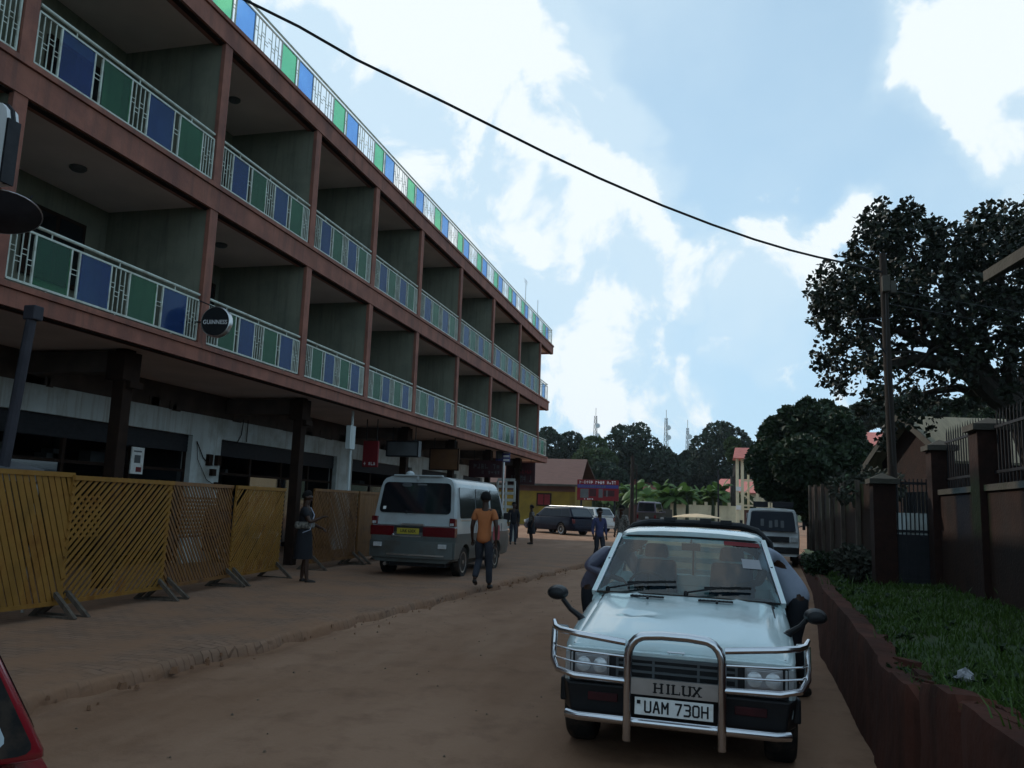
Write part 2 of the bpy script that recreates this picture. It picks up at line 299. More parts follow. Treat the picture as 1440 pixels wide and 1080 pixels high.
def dirtmat():
    m,nt,b=_nt('brown_dirt_road'); N=nt.nodes; L=nt.links
    tc=N.new('ShaderNodeTexCoord')
    def nz(s,d=8,r=.6,st=None):
        n=N.new('ShaderNodeTexNoise'); n.inputs['Scale'].default_value=s; n.inputs['Detail'].default_value=d; n.inputs['Roughness'].default_value=r
        if st:
            mp=N.new('ShaderNodeMapping'); mp.inputs['Scale'].default_value=st; L.new(tc.outputs['Object'],mp.inputs[0]); L.new(mp.outputs[0],n.inputs['Vector'])
        else: L.new(tc.outputs['Object'],n.inputs['Vector'])
        return n.outputs[0]
    def mr(x,a,c,lo=0,hi=1):
        r=N.new('ShaderNodeMapRange'); r.inputs[1].default_value=a; r.inputs[2].default_value=c; r.inputs[3].default_value=lo; r.inputs[4].default_value=hi; L.new(x,r.inputs[0]); return r.outputs[0]
    def mix(f,a,c):
        x=N.new('ShaderNodeMix'); x.data_type='RGBA'; L.new(f,x.inputs[0])
        for i,q in ((6,a),(7,c)):
            if isinstance(q,tuple): x.inputs[i].default_value=(*q,1)
            else: L.new(q,x.inputs[i])
        return x.outputs[2]
    c=mix(mr(nz(.5,6,.6,(1,.3,1)),.40,.60),(.195,.10,.055),(.275,.158,.098))
    c=mix(mr(nz(2.2,8,.7),.5,.75,0,.6),c,(.115,.055,.030))
    c=mix(mr(nz(.9,5,.6,(1,.2,1)),.56,.72,0,.55),c,(.28,.17,.11))
    c=mix(mr(nz(60,3,.7),.62,.75,0,.6),c,(.22,.17,.13))
    L.new(c,b.inputs['Base Color']); b.inputs['Roughness'].default_value=.9; b.inputs['Specular IOR Level'].default_value=.25
    bp=N.new('ShaderNodeBump'); bp.inputs['Strength'].default_value=.6; bp.inputs['Distance'].default_value=.03
    ad=N.new('ShaderNodeMath'); ad.operation='ADD'; L.new(nz(5,8,.65),ad.inputs[0]); L.new(mr(nz(45,4,.7),0,1,0,.35),ad.inputs[1]); L.new(ad.outputs[0],bp.inputs['Height']); L.new(bp.outputs[0],b.inputs['Normal'])
    return m
M['dirt']=dirtmat()
def pavemat():
    m,nt,b=_nt('worn_paver_surface'); N=nt.nodes; L=nt.links; tc=N.new('ShaderNodeTexCoord')
    bk=N.new('ShaderNodeTexBrick'); bk.inputs['Scale'].default_value=1; bk.inputs['Brick Width'].default_value=.22; bk.inputs['Row Height'].default_value=.11; bk.inputs['Mortar Size'].default_value=.008
    bk.inputs['Color1'].default_value=(.235,.138,.090,1); bk.inputs['Color2'].default_value=(.18,.106,.068,1); bk.inputs['Mortar'].default_value=(.11,.062,.040,1); L.new(tc.outputs['Object'],bk.inputs['Vector'])
    n=N.new('ShaderNodeTexNoise'); n.inputs['Scale'].default_value=1.1; n.inputs['Detail'].default_value=8; n.inputs['Roughness'].default_value=.65; L.new(tc.outputs['Object'],n.inputs['Vector'])
    r=N.new('ShaderNodeMapRange'); r.inputs[1].default_value=.42; r.inputs[2].default_value=.6; L.new(n.outputs[0],r.inputs[0])
    x=N.new('ShaderNodeMix'); x.data_type='RGBA'; L.new(r.outputs[0],x.inputs[0]); L.new(bk.outputs[0],x.inputs[6]); x.inputs[7].default_value=(.235,.125,.072,1)
    L.new(x.outputs[2],b.inputs['Base Color']); b.inputs['Roughness'].default_value=.9; b.inputs['Specular IOR Level'].default_value=.25
    bp=N.new('ShaderNodeBump'); bp.inputs['Strength'].default_value=.5; bp.inputs['Distance'].default_value=.02; n2=N.new('ShaderNodeTexNoise'); n2.inputs['Scale'].default_value=14; n2.inputs['Detail'].default_value=6; L.new(tc.outputs['Object'],n2.inputs['Vector']); L.new(n2.outputs[0],bp.inputs['Height']); L.new(bp.outputs[0],b.inputs['Normal'])
    return m
M['pave']=pavemat()
M['rwall']=mat('red_brown_plaster',(.165,.062,.043),.95,var=.3,scale=2.5,bump=.8,bscale=7,dirt=(.085,.036,.026),dscale=1.3,streak=(.055,.028,.02),spec=.1)
M['soil']=mat('grassy_soil',(.035,.065,.02),.95,var=.4,scale=3,dirt=(.06,.055,.03),dscale=1.2,bump=.5,bscale=10)
M['rubble']=mat('mortar_rubble',(.24,.17,.12),.95,var=.3,scale=8,bump=.5)
M['poly']=mat('white_plastic_bag',(.62,.62,.66),.5,var=.1,scale=9)
W=bpy.data.worlds.new('World'); SC.world=W; W.use_nodes=True
SUN_AZ=R_(-62); SUN_EL=R_(34)       # azimuth measured from +Y towards +X
def world():
    nt=W.node_tree; N=nt.nodes; L=nt.links; N.clear()
    o=N.new('ShaderNodeOutputWorld'); bg=N.new('ShaderNodeBackground'); L.new(bg.outputs[0],o.inputs[0])
    sky=N.new('ShaderNodeTexSky'); sky.sky_type='NISHITA'; sky.sun_disc=False; sky.sun_elevation=SUN_EL; sky.sun_rotation=SUN_AZ; sky.air_density=1.0; sky.dust_density=2.5; sky.ozone_density=1.2; sky.altitude=1100
    tc=N.new('ShaderNodeTexCoord')
    def math_(op,a,b=None,cl=False):
        m=N.new('ShaderNodeMath'); m.operation=op; m.use_clamp=cl
        for i,q in enumerate((a,b)):
            if q is None: continue
            if isinstance(q,(int,float)): m.inputs[i].default_value=q
            else: L.new(q,m.inputs[i])
        return m.outputs[0]
    def mr(x,a,c,lo=0,hi=1,sm=True):
        r=N.new('ShaderNodeMapRange'); r.interpolation_type='SMOOTHSTEP' if sm else 'LINEAR'
        r.inputs[1].default_value=a; r.inputs[2].default_value=c; r.inputs[3].default_value=lo; r.inputs[4].default_value=hi; L.new(x,r.inputs[0]); return r.outputs[0]
    nz=N.new('ShaderNodeTexNoise'); nz.inputs['Scale'].default_value=8.5; nz.inputs['Detail'].default_value=9; nz.inputs['Roughness'].default_value=.56; nz.inputs['Distortion'].default_value=.35; L.new(tc.outputs['Generated'],nz.inputs['Vector'])
    n2=N.new('ShaderNodeTexNoise'); n2.inputs['Scale'].default_value=2.2; n2.inputs['Detail'].default_value=6; n2.inputs['Roughness'].default_value=.5; L.new(tc.outputs['Generated'],n2.inputs['Vector'])
    acc=None
    wn=N.new('ShaderNodeTexNoise'); wn.inputs['Scale'].default_value=9; wn.inputs['Detail'].default_value=5; L.new(tc.outputs['Generated'],wn.inputs['Vector'])
    w1=N.new('ShaderNodeVectorMath'); w1.operation='SUBTRACT'; L.new(wn.outputs['Color'],w1.inputs[0]); w1.inputs[1].default_value=(.5,.5,.5)
    w2=N.new('ShaderNodeVectorMath'); w2.operation='MULTIPLY_ADD'; L.new(w1.outputs[0],w2.inputs[0]); w2.inputs[1].default_value=(.17,.17,.17); L.new(tc.outputs['Generated'],w2.inputs[2])
    w3=N.new('ShaderNodeVectorMath'); w3.operation='NORMALIZE'; L.new(w2.outputs[0],w3.inputs[0]); wdir=w3.outputs[0]
    for (d,r,h) in [(ray(u,v).normalized(),r,h) for u,v,r,h in CLOUDS]+RCL:
        ang=math.atan(r/FPX)
        vm=N.new('ShaderNodeVectorMath'); vm.operation='DOT_PRODUCT'; L.new(wdir,vm.inputs[0]); vm.inputs[1].default_value=d
        x=mr(vm.outputs['Value'],math.cos(ang*1.75),math.cos(ang*.3),0,h); acc=x if acc is None else math_('MAXIMUM',acc,x)
    nn=math_('MULTIPLY',math_('SUBTRACT',nz.outputs[0],.5),3.6)
    s=math_('ADD',acc,nn)
    puff=mr(s,.47,.84); veil=mr(math_('ADD',acc,math_('MULTIPLY',math_('SUBTRACT',n2.outputs[0],.40),2.6)),.0,.9)
    def mix(f,a,c):
        x=N.new('ShaderNodeMix'); x.data_type='RGBA'; L.new(f,x.inputs[0])
        for i,q in ((6,a),(7,c)):
            if isinstance(q,tuple): x.inputs[i].default_value=(*q,1)
            else: L.new(q,x.inputs[i])
        return x.outputs[2]
    sk=N.new('ShaderNodeMix'); sk.data_type='RGBA'; sk.blend_type='MULTIPLY'; sk.inputs[0].default_value=1; L.new(sky.outputs[0],sk.inputs[6]); sk.inputs[7].default_value=(SKYMUL[0],SKYMUL[1],SKYMUL[2],1)
    # thin high haze whitens the blue, more towards the horizon
    sx=N.new('ShaderNodeSeparateXYZ'); L.new(tc.outputs['Generated'],sx.inputs[0])
    hz=mr(sx.outputs[2],.0,.75,.92,.55,False)
    base=mix(hz,sk.outputs[2],HAZEC)
    c=mix(math_('MULTIPLY',veil,.68),base,VEILC)
    c=mix(math_('MULTIPLY',puff,.9),c,PUFFC)
    L.new(c,bg.inputs[0]); bg.inputs[1].default_value=.106
CLOUDS=[(480,40,90,.75),(560,20,60,.6),(650,70,95,.95),(740,130,85,.9),(830,180,60,.85),(600,180,80,.8),(560,260,60,.6),(640,320,75,.6),(700,270,60,.7),(860,300,60,.8),(900,350,45,.7),(950,380,50,.75),(740,335,25,.7),(740,382,20,.6),
 (1060,400,70,.8),(1110,370,55,.75),(1020,450,60,.6),(1390,40,80,1.),(1430,120,70,1.),(1400,180,45,.8),(1210,315,32,.85),(860,505,34,.75),(850,565,36,.7),(900,580,30,.5),(1435,275,24,.8),(760,420,120,.5),(880,470,110,.5),(800,350,90,.5),(1090,440,60,.6),(960,570,40,.45),(1130,500,40,.45)]
RCL=[]      # clouds high behind the viewer, seen mirrored in car glass and bonnets
for u,v,r,h in ((905,775,55,1.0),(930,800,40,.9),(1050,800,60,1.0),(1075,830,50,.8),(880,765,30,.9)):
    d=ray(u,v).normalized(); n_=Vector((0,-.545,.838)); RCL.append((d-2*d.dot(n_)*n_,r*1.6,h))
SKYMUL=(1.1,1.3,1.3); HAZEC=(5.2,7.55,9.5); VEILC=(6.6,8.2,9.3); PUFFC=(9.0,9.7,10.0)
world()
sun=bpy.data.lights.new('sun','SUN'); sun.energy=2.6; sun.angle=R_(.6); sun.color=(1,.93,.82)
so=bpy.data.objects.new('sun',sun); COL.objects.link(so)
sd=Vector((math.sin(SUN_AZ)*math.cos(SUN_EL),math.cos(SUN_AZ)*math.cos(SUN_EL),math.sin(SUN_EL)))
so.rotation_euler=(-sd).to_track_quat('-Z','Y').to_euler(); so.location=sd*60
cam=bpy.data.cameras.new('camera'); co=bpy.data.objects.new('camera',cam); COL.objects.link(co); SC.camera=co
cam.sensor_fit='HORIZONTAL'; cam.sensor_width=36; cam.lens=FPX*36/1440; cam.clip_end=3000; cam.clip_start=.05
co.matrix_world=Matrix.Translation(EYE)@CR.to_4x4()
SC.view_settings.view_transform='Standard'; SC.view_settings.look='None'; SC.view_settings.exposure=0; SC.view_settings.gamma=1
SC.render.engine='CYCLES'; SC.cycles.use_denoising=True; SC.cycles.max_bounces=6; SC.cycles.transparent_max_bounces=24; SC.cycles.diffuse_bounces=3
def lerp_path(path,y,k):
    if y<=path[0][1]: return path[0][k]
    for a,b in zip(path,path[1:]):
        if y<=b[1]:
            t=(y-a[1])/(b[1]-a[1]); return a[k]*(1-t)+b[k]*t
    return path[-1][k]
WALL=[(.86,-4,.9),(.9,2.5,.93),(.97,4,.84),(1.0,5.2,.70),(1.03,6.5,.68),(1.08,8,.72),(1.16,10.5,.74),(1.5,14,.62),(1.9,18.5,.42),(2.45,27,.2),(3.1,38,.08)]
KERB=[(-5.3,-4),(-5.0,5),(-4.83,7.3),(-4.38,15.3),(-3.95,20),(-3.4,27)]
def wallx(y): return lerp_path(WALL,y,0)
def wallh(y): return lerp_path(WALL,y,2)
def kerbx(y): return lerp_path(KERB,y,0)
def fb(x,y,s,z=0): return noise.fractal(Vector((x*s,y*s,z)),1.0,2.0,4)
def grid(name,xs,ys,zf,m,kind='structure',parent=None):
    mb=MB(); nx=len(xs)
    mb.add([(xf(y) if callable(xf) else xf,y,0) for y in ys for xf in xs],[(j*nx+i,j*nx+i+1,(j+1)*nx+i+1,(j+1)*nx+i) for j in range(len(ys)-1) for i in range(nx-1)])
    mb.v=[(x,y,zf(x,y)) for x,y,_ in mb.v]; return mb.build(name,m,parent,smooth=True,angle=80,kind=kind,fix=False)
def ysteps(a,b,s0,g):
    r=[a]; s=s0
    while r[-1]<b: r.append(min(b,r[-1]+s)); s*=g
    return r
# wide earth sheet reaching the horizon
mb=MB(); mb.add([(-1500,-300,-.12),(1500,-300,-.12),(1500,2500,-.12),(-1500,2500,-.12)],[(0,1,2,3)]); mb.build('ground',M['soil'],kind='structure',fix=False)
# dirt road with shallow ruts
def road_z(x,y): return .012+.022*fb(x,y,.6)+.012*fb(x,y,2.3,5)-.02*math.exp(-((x+1.3+.25*math.sin(y*.3))/.35)**2)-.02*math.exp(-((x+3.1+.25*math.sin(y*.27))/.35)**2)-.06*math.exp(-((x-kerbx(y)-.13*fb(0,y,1.3,3)-.08)/.13)**2)
xs=[-6.2+i*.1 for i in range(33)]+[-2.9+i*.2 for i in range(40)]
grid('road',xs,ysteps(-4,29.5,.18,1.012),lambda x,y:max(road_z(x,y),-.1) if y<28 else road_z(x,y)*(29.5-y)/1.5-.0,M['dirt'])
grid('forecourt',[-60+i*2.5 for i in range(57)],ysteps(29.3,110,1,1.05),lambda x,y:-.004+.05*fb(x,y,.2)*(0 if y<30.5 else min(1,(y-30.5)/4))+(0 if y<31 else min(.9,(y-31)*.012)),M['dirt'])
# raised paved strip in front of the building, its edge crumbled into the road
def edgex(y): return kerbx(y)+.14*fb(0,y,1.3,3)+.035*fb(0,y,4,9)+.018*fb(0,y,11,2)
def pave_z(x,y):
    k=edgex(y)-x
    if k<-.035: return -.12
    if k<.0: return -.02
    if k<.02: return .045+.03*fb(0,y,6,4)
    return .09+.014*fb(x,y,1.5,2)+(.02*fb(0,y,5,7)-.012 if k<.2 else 0)
pxs=[(lambda y,k=k: edgex(y)-k) for k in [-.04,-.012,.012,.04,.10,.18,.3,.45,.65,.9,1.2,1.6,2,2.5,3.2,4,5,6,7,8,9,10,12]]
grid('pavement',pxs,ysteps(-4,31,.07,1.008),pave_z,M['pave'])
# broken kerb stones and loose earth along the edge
rb=MB(); rr=random.Random(3)
for i in range(230):
    y=rr.uniform(3,27); x=kerbx(y)+.14*fb(0,y,1.3,3)+rr.gauss(.04,.22); s=rr.uniform(.006,.026)*(1 if rr.random()<.93 else 2.2)
    a=rr.uniform(0,3.1); c,sn=math.cos(a)*s,math.sin(a)*s; z=.0+rr.uniform(0,.05)
    rb.hexa([(x-c,y-sn,z-.02),(x+sn,y-c,z-.02),(x+c,y+sn,z-.02),(x-sn,y+c,z-.02)],[(x-c*.6,y-sn*.5,z+s*.6),(x+sn*.5,y-c*.7,z+s*.7),(x+c*.7,y+sn*.6,z+s*.5),(x-sn*.7,y+c*.5,z+s*.65)])
tag(rb.build('kerb_rubble',M['dirt']),'loose stones and crumbled earth along the broken pavement edge','rubble',kind='stuff')
pb=MB()
for i in range(230):
    y=4+rr.random()**1.3*20; x=rr.uniform(-4.7,.8); s=rr.uniform(.004,.012); z=max(road_z(x,y),-.03)
    pb.hexa([(x-s,y-s,z-.01),(x+s,y-s*.6,z-.01),(x+s*.8,y+s,z-.01),(x-s,y+s*.7,z-.01)],[(x-s*.5,y-s*.5,z+s*.8),(x+s*.5,y-s*.4,z+s),(x+s*.5,y+s*.4,z+s*.7),(x-s*.4,y+s*.6,z+s)])
tag(pb.build('road_grit',M['rubble']),'small stones scattered over the dirt road','grit',kind='stuff')
# grassy bank behind the retaining wall
def bank_z(x,y):
    d=x-wallx(y); h=wallh(y); far=max(0,min(1,(y-12)/20))
    base=h-.07+(min(d,3)*.05)*(1-far)+far*(min(d,4)*.16)
    return base+.05*fb(x,y,.8,1)*min(1,d*2+.2)
bxs=[(lambda y,k=k: wallx(y)+k) for k in [.09,.2,.35,.55,.8,1.1,1.5,2,2.6,3.3,4.2,5.5,7.5,10,14,22]]
def bank(x,y): return bank_z(x,y)
grid('grass_bank',bxs,ysteps(-4,40,.25,1.03),bank,M['soil'])
# grass blades
gb=MB(); g=random.Random(11); V=[];F=[]
def blade(x,y,z,h,w,a,lean):
    c,s=math.cos(a),math.sin(a); b=math.cos(lean[0]),math.sin(lean[0]); k=lean[1]*h; n=len(V)
    V.extend([(x-c*w,y-s*w,z-.02),(x+c*w,y+s*w,z-.02),(x+c*w*.6+b[0]*k*.4,y+s*w*.6+b[1]*k*.4,z+h*.6),(x-c*w*.6+b[0]*k*.4,y-s*w*.6+b[1]*k*.4,z+h*.6),(x+b[0]*k,y+b[1]*k,z+h)])
    F.extend([(n,n+1,n+2,n+3),(n+3,n+2,n+4)])
for i in range(80000):
    y=2.3+g.random()**1.7*26; d=.06+g.random()**1.15*(3.6 if y<13 else 5)
    if y>5.5 and y<10 and d<.10 and fb(0,y,.9,3)<.1: continue
    x=wallx(y)+d; den=.5+fb(x,y,1.1,8)
    if g.random()>den+.35: continue
    h=g.uniform(.02,.062)*(1+.6*fb(x,y,.7,4))*(1+.015*y); w=.004+.0005*y
    if g.random()<.03: h*=2.4
    blade(x,y,bank_z(x,y),h,w,g.uniform(0,3.1),(g.uniform(0,6.3),g.uniform(.2,1.1)))
gb.add(V,F); tag(gb.build('grass',M['grassblade'],fix=False),'short rough green grass on the raised verge','grass',kind='stuff')
# broad leafed weeds along the wall top
wb=MB(); V=[];F=[]
for i in range(420):
    y=3+g.random()**1.4*22; x=wallx(y)+abs(g.gauss(.12,.35))+.05; z=bank_z(x,y)
    if fb(x,y,1.5,2)<-.05: continue
    for k in range(g.randint(5,11)):
        a=g.uniform(0,6.3); r=g.uniform(.018,.05)*(1+.02*y); e=g.uniform(.2,1.2); n=len(V); dx,dy=math.cos(a)*r,math.sin(a)*r; px,py=-math.sin(a)*r*.35,math.cos(a)*r*.35; hz=r*e
        V.extend([(x,y,z),(x+dx*.5+px,y+dy*.5+py,z+hz*.7+.01),(x+dx,y+dy,z+hz),(x+dx*.5-px,y+dy*.5-py,z+hz*.7+.01)]); F.append((n,n+1,n+2,n+3))
wb.add(V,F); tag(wb.build('weeds',M['leafdeep'],fix=False),'low leafy weeds spilling along the top of the retaining wall','weeds',kind='stuff')
# retaining wall: cracked, broken coping, panels out of line
rw=MB(); ys=ysteps(-3.5,33,.07,1.006); th=.17; g2=random.Random(5); rings=[]
BR=[(3.9,.05),(4.9,.09),(5.02,-.03),(6.1,.02),(7.4,.03)]
for y in ys:
    x=wallx(y); st=0.0
    for by,o in BR:
        if y>by: st=o
    gap=-.05 if (abs(y-4.92)<.07 or abs(y-4.02)<.04) else 0
    top=wallh(y)+.02*round(fb(0,y,1.7,2)*2.2)/2.2+.008*fb(0,y,9,1)+st*.4+gap*3
    if 5.6<y<6.0: top-=.03
    b=st*.35+.006*fb(1,y,4,2)-gap*.4
    rings.append([(x+b-.045,y,-.14),(x+b-.02+.01*fb(2,y,3),y,.25*top),(x+b+.01*fb(3,y,3),y,.6*top),(x+b+.01*fb(4,y,5),y,.93*top),(x+b+.012,y,top),(x+b+th*.5,y,top+.008*fb(5,y,8)),(x+b+th+.03*fb(6,y,4),y,top-.012),(x+b+th,y,-.14)])
rw.loft(rings)
o=rw.build('retaining_wall',M['rwall'],smooth=True,angle=50); tag(o,'cracked red brown retaining wall holding back the grassy verge','retaining wall')
cb=MB()
for i in range(46):
    y=3.2+g2.random()*14; x=wallx(y)+.05+g2.random()*.14; s=g2.uniform(.02,.07); z=wallh(y)-.01
    a=g2.uniform(-.5,.5); c,sn=math.cos(a),math.sin(a); L=s*g2.uniform(1,2.4); w=s*.6
    q=[(x+p*c*w-q_*sn*L,y+p*sn*w+q_*c*L) for p,q_ in ((-1,-1),(1,-1),(1,1),(-1,1))]
    cb.hexa([(a_,b_,z-.03) for a_,b_ in q],[(x+(a_-x)*.85,y+(b_-y)*.85,z+s*.25*g2.uniform(.4,1.2)) for a_,b_ in q])
cb.build('broken_coping',M['rwall'],o)
FX=-8.75; YP=[0.1,4.0,8.05,12.25,15.78,19.1,22.5,26.45,30.75,35.3,39.6]
B=empty('balcony_building',(FX,20,0),0,'long maroon and green building with rows of open balconies and coloured railings','building')
def bp(mb,name,m,parent=None,**k):
    o=mb.build(name,m,None,**k); o.parent=parent or B
    o.matrix_parent_inverse=Matrix.Translation(-Vector(B.location)) if not parent else Matrix.Identity(4); return o
def slab(z0,z1,yend,x_out=FX):
    mb=MB(); d=.09
    mb.box((x_out,-6,z0),(x_out-.28,yend,z1-d),0)                 # fascia beam
    mb.box((x_out+.035,-6,z1-d+.012),(x_out-.3,yend+.035,z1),0)    # projecting nosing above a groove
    mb.box((x_out-.012,-6,z1-d),(x_out-.26,yend-.01,z1-d+.012),0)
    mb.box((x_out-.28,-6,z0+.05),(-16,yend,z1-.02),1)              # slab
    mb.box((x_out-.28,yend-.25,z0),(-16,yend-.004,z0+.05),0)
    mb.box((x_out-.05,-6,z0-.02),(x_out-.16,yend-.02,z0),2)        # dark brown drip edge
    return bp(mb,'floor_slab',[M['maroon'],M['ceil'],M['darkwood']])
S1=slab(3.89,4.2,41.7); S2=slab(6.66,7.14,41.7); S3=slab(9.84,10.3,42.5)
FL=[(4.2,6.66),(7.14,9.84)]
for fi,(za,zb) in enumerate(FL):
    mb=MB(); mb.box((-10.95,-6,za),(-11.15,YP[-1]-.2,zb+.05),0); bw=bp(mb,'back_wall',M['green_wall'])
    for y in YP[:-1]+[YP[-1]]:
        last=(y==YP[-1]); mb=MB()
        mb.box((FX-.10,y-.20,za-.02),(-10.95 if not last else -16,y-.03,zb+.05),0)
        mb.box((FX-.02,y-.225,za-.02),(FX-.10,y-.005,zb+.0),1)
        bp(mb,'partition_wall',[M['green_wall'],M['maroon']])
    # small shadow gap beam under the slab inside each bay, doors and windows in the rear wall
    for i,(a,b) in enumerate(zip(YP,YP[1:])):
        w=b-a
        if i in (0,): continue
        mb=MB(); y0=a+w*.12; dx=-10.93
        mb.box((dx,y0,za),(dx+.05,y0+.92,za+2.12),0); mb.box((dx+.03,y0+.08,za+.05),(dx+.065,y0+.84,za+2.02),1); d=bp(mb,'balcony_door',[M['darkwood'],M['darkint']])
        mb=MB(); y1=a+w*.52; zz=za+.85
        mb.box((dx,y1,zz),(dx+.06,y1+1.25,zz+1.2),0)
        f=bp(mb,'window',M['darkwood']); mb=MB()
        for k in range(2): mb.box((dx+.055,y1+.07+k*.6,zz+.07),(dx+.068,y1+.07+k*.6+.51,zz+1.13))
        bp(mb,'pane',M['darkglass'],f).matrix_parent_inverse=Matrix.Identity(4)
        mb=MB(); yc=(a+b)/2; mb.lathe([(.02,0),(.13,0),(.13,-.03),(.10,-.06),(.02,-.075)],(-9.9,yc,zb+.045),n=14); bp(mb,'ceiling_lamp',M['greysign'],smooth=True)
# railings -----------------------------------------------------------------
def ornament(mb,x,y0,y1,zm):       # small square between neighbouring bars
    yc=(y0+y1)/2; r=(y1-y0)/2
    for a,b in (((yc-r,zm-.035),(yc+r,zm-.035)),((yc-r,zm+.035),(yc+r,zm+.035))): mb.beam((x,a[0],a[1]),(x,b[0],b[1]),.010,.010)
def railing(y0,y1,z0,top,pattern,name='balcony_railing',xr=FX-.06,bars=None,mid=True):
    mb=MB(); zb=z0+.06; zt=z0+top-.10; t=.018
    mb.beam((xr,y0,zb),(xr,y1,zb),.03,.03); mb.beam((xr,y0,zt),(xr,y1,zt),.028,.028); mb.tube([(xr,y0,z0+top),(xr,y1,z0+top)],.024,8)
    tot=sum(w for _,w in pattern); y=y0; panels=[]; ups=[]
    for kind,w in pattern:
        W_=w/tot*(y1-y0); a,b=y,y+W_
        if kind in 'BG': panels.append((kind,a,b)); ups+= [a,b]
        else:
            n=3 if kind=='n' else 2 if kind=='d' else 1
            n={'b':4,'c':3,'g':1,'h':5}[kind]
            st=W_/n
            for k in range(1,n): mb.beam((xr,a+k*st,zb),(xr,a+k*st,zt),.013,.013)
            for k in range(n):
                zm=(zb+zt)/2+(-.06 if k%2 else .06)*(1 if n>1 else .5)
                ornament(mb,xr,a+k*st,a+(k+1)*st,zm)
        y=b
    ups=sorted(set(round(u,3) for u in ups+[y0,y1]))
    for u in ups: mb.beam((xr,u,zb),(xr,u,zt),.026,.026)
    for k in range(3):
        yy=y0+(y1-y0)*(k+.5)/3; mb.beam((xr,yy,zt),(xr,yy,z0+top),.014,.014); mb.beam((xr,yy,z0-.01),(xr,yy,zb),.016,.016)
    r=bp(mb,name,M['railwhite'])
    for kind,a,b in panels:
        p=MB(); p.box((xr-.006,a+.014,zb+.012),(xr+.006,b-.014,zt-.012)); q=bp(p,'blue_panel' if kind=='B' else 'green_panel',M['bluep'] if kind=='B' else M['greenp'],r); q.matrix_parent_inverse=Matrix.Identity(4)
        s=MB()
        for yy in (a+.05,b-.05):
            for zz in (zt-.08,): s.box((xr+.006,yy-.008,zz-.008),(xr+.012,yy+.008,zz+.008))
    return r
PA=[('b',.105),('B',.165),('g',.04),('G',.165),('b',.105),('B',.165),('g',.04),('G',.165),('b',.085)]
PB=[('b',.105),('G',.165),('g',.04),('B',.165),('b',.105),('G',.165),('g',.04),('B',.165),('b',.085)]
for fi,(za,zb) in enumerate(FL):
    for i,(a,b) in enumerate(zip(YP,YP[1:])):
        if i==0: continue
        railing(a+.03,b-.26,za,.9 if fi else .86,PB if fi==0 else PA)
    railing(YP[-1]+.02,41.55,za,.88,[('c',.2),('B' if fi else 'G',.25),('c',.2)])
ro=MB()
y=4.3-.0; k=0; pat=[]; y0=11.59-2.37*4
pat=[]
n=17
for j in range(n): pat+=[('G',.60),('g',.11),('B',.64),('b',.50),('b',.52)]
railing(y0,y0+2.37*n,10.3,.84,pat,'roof_railing',FX-.08)
# return railings on the gable end
mb=MB()
for z0,top,ye in ((10.3,.84,42.42),(7.14,.9,41.6),(4.2,.86,41.6)):
    mb.tube([(FX-.08,ye,z0+top),(-13,ye,z0+top)],.022,6); mb.beam((FX-.08,ye,z0+.06),(-13,ye,z0+.06),.025,.025); mb.beam((FX-.08,ye,z0+top-.1),(-13,ye,z0+top-.1),.025,.025)
    x=FX-.08
    while x>-13: mb.beam((x,ye,z0+.06),(x,ye,z0+top-.1),.014,.014); x-=.16
bp(mb,'end_railing',M['railwhite'])
# aerials on the roof
for (y,h,f) in ((38.2,1.6,1),(41.0,1.3,0)):
    mb=MB(); mb.tube([(FX-.6,y,10.3),(FX-.6,y,11.2+h)],.02,6)
    if f:
        for dz,l in ((0,.4),(-.12,.3)): mb.beam((FX-.6,y-l,11.2+h+dz-.02),(FX-.6,y+l,11.2+h+dz-.02),.012,.012)
        mb.beam((FX-.6,y-.25,11.0+h),(FX-.6,y-.25,11.2+h),.01,.01)
    bp(mb,'roof_aerial',M['steel'])
# ground floor -------------------------------------------------------------
SX=-11.5; OT=2.93
piers=[(-6,-2),(4.5,5.4),(9.8,10.6),(15.9,17.0),(23.1,24.2),(29.5,30.6),(35,36),(39.1,39.6)]
mb=MB()
mb.box((SX,-6,OT),(SX-.25,39.6,3.42),0)
for a,b in piers: mb.box((SX,a,.0),(SX-.25,b,OT),0)
bp(mb,'shop_wall',M['whitewall'])
mb=MB(); mb.box((SX+.01,-6,3.42),(SX-.2,39.6,3.95),0)
rq=random.Random(2)
for i in range(60):
    y=rq.uniform(8,38); mb.box((SX+.01,y,3.42+rq.uniform(-.03,.01)),(SX+.03,y+rq.uniform(.1,.6),3.52+rq.uniform(0,.12)),0)
bp(mb,'stained_band',M['brownband'])
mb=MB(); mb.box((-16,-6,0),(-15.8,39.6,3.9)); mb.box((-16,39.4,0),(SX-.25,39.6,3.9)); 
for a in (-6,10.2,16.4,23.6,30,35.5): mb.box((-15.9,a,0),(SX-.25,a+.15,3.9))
bp(mb,'shop_interior',M['darkint'])
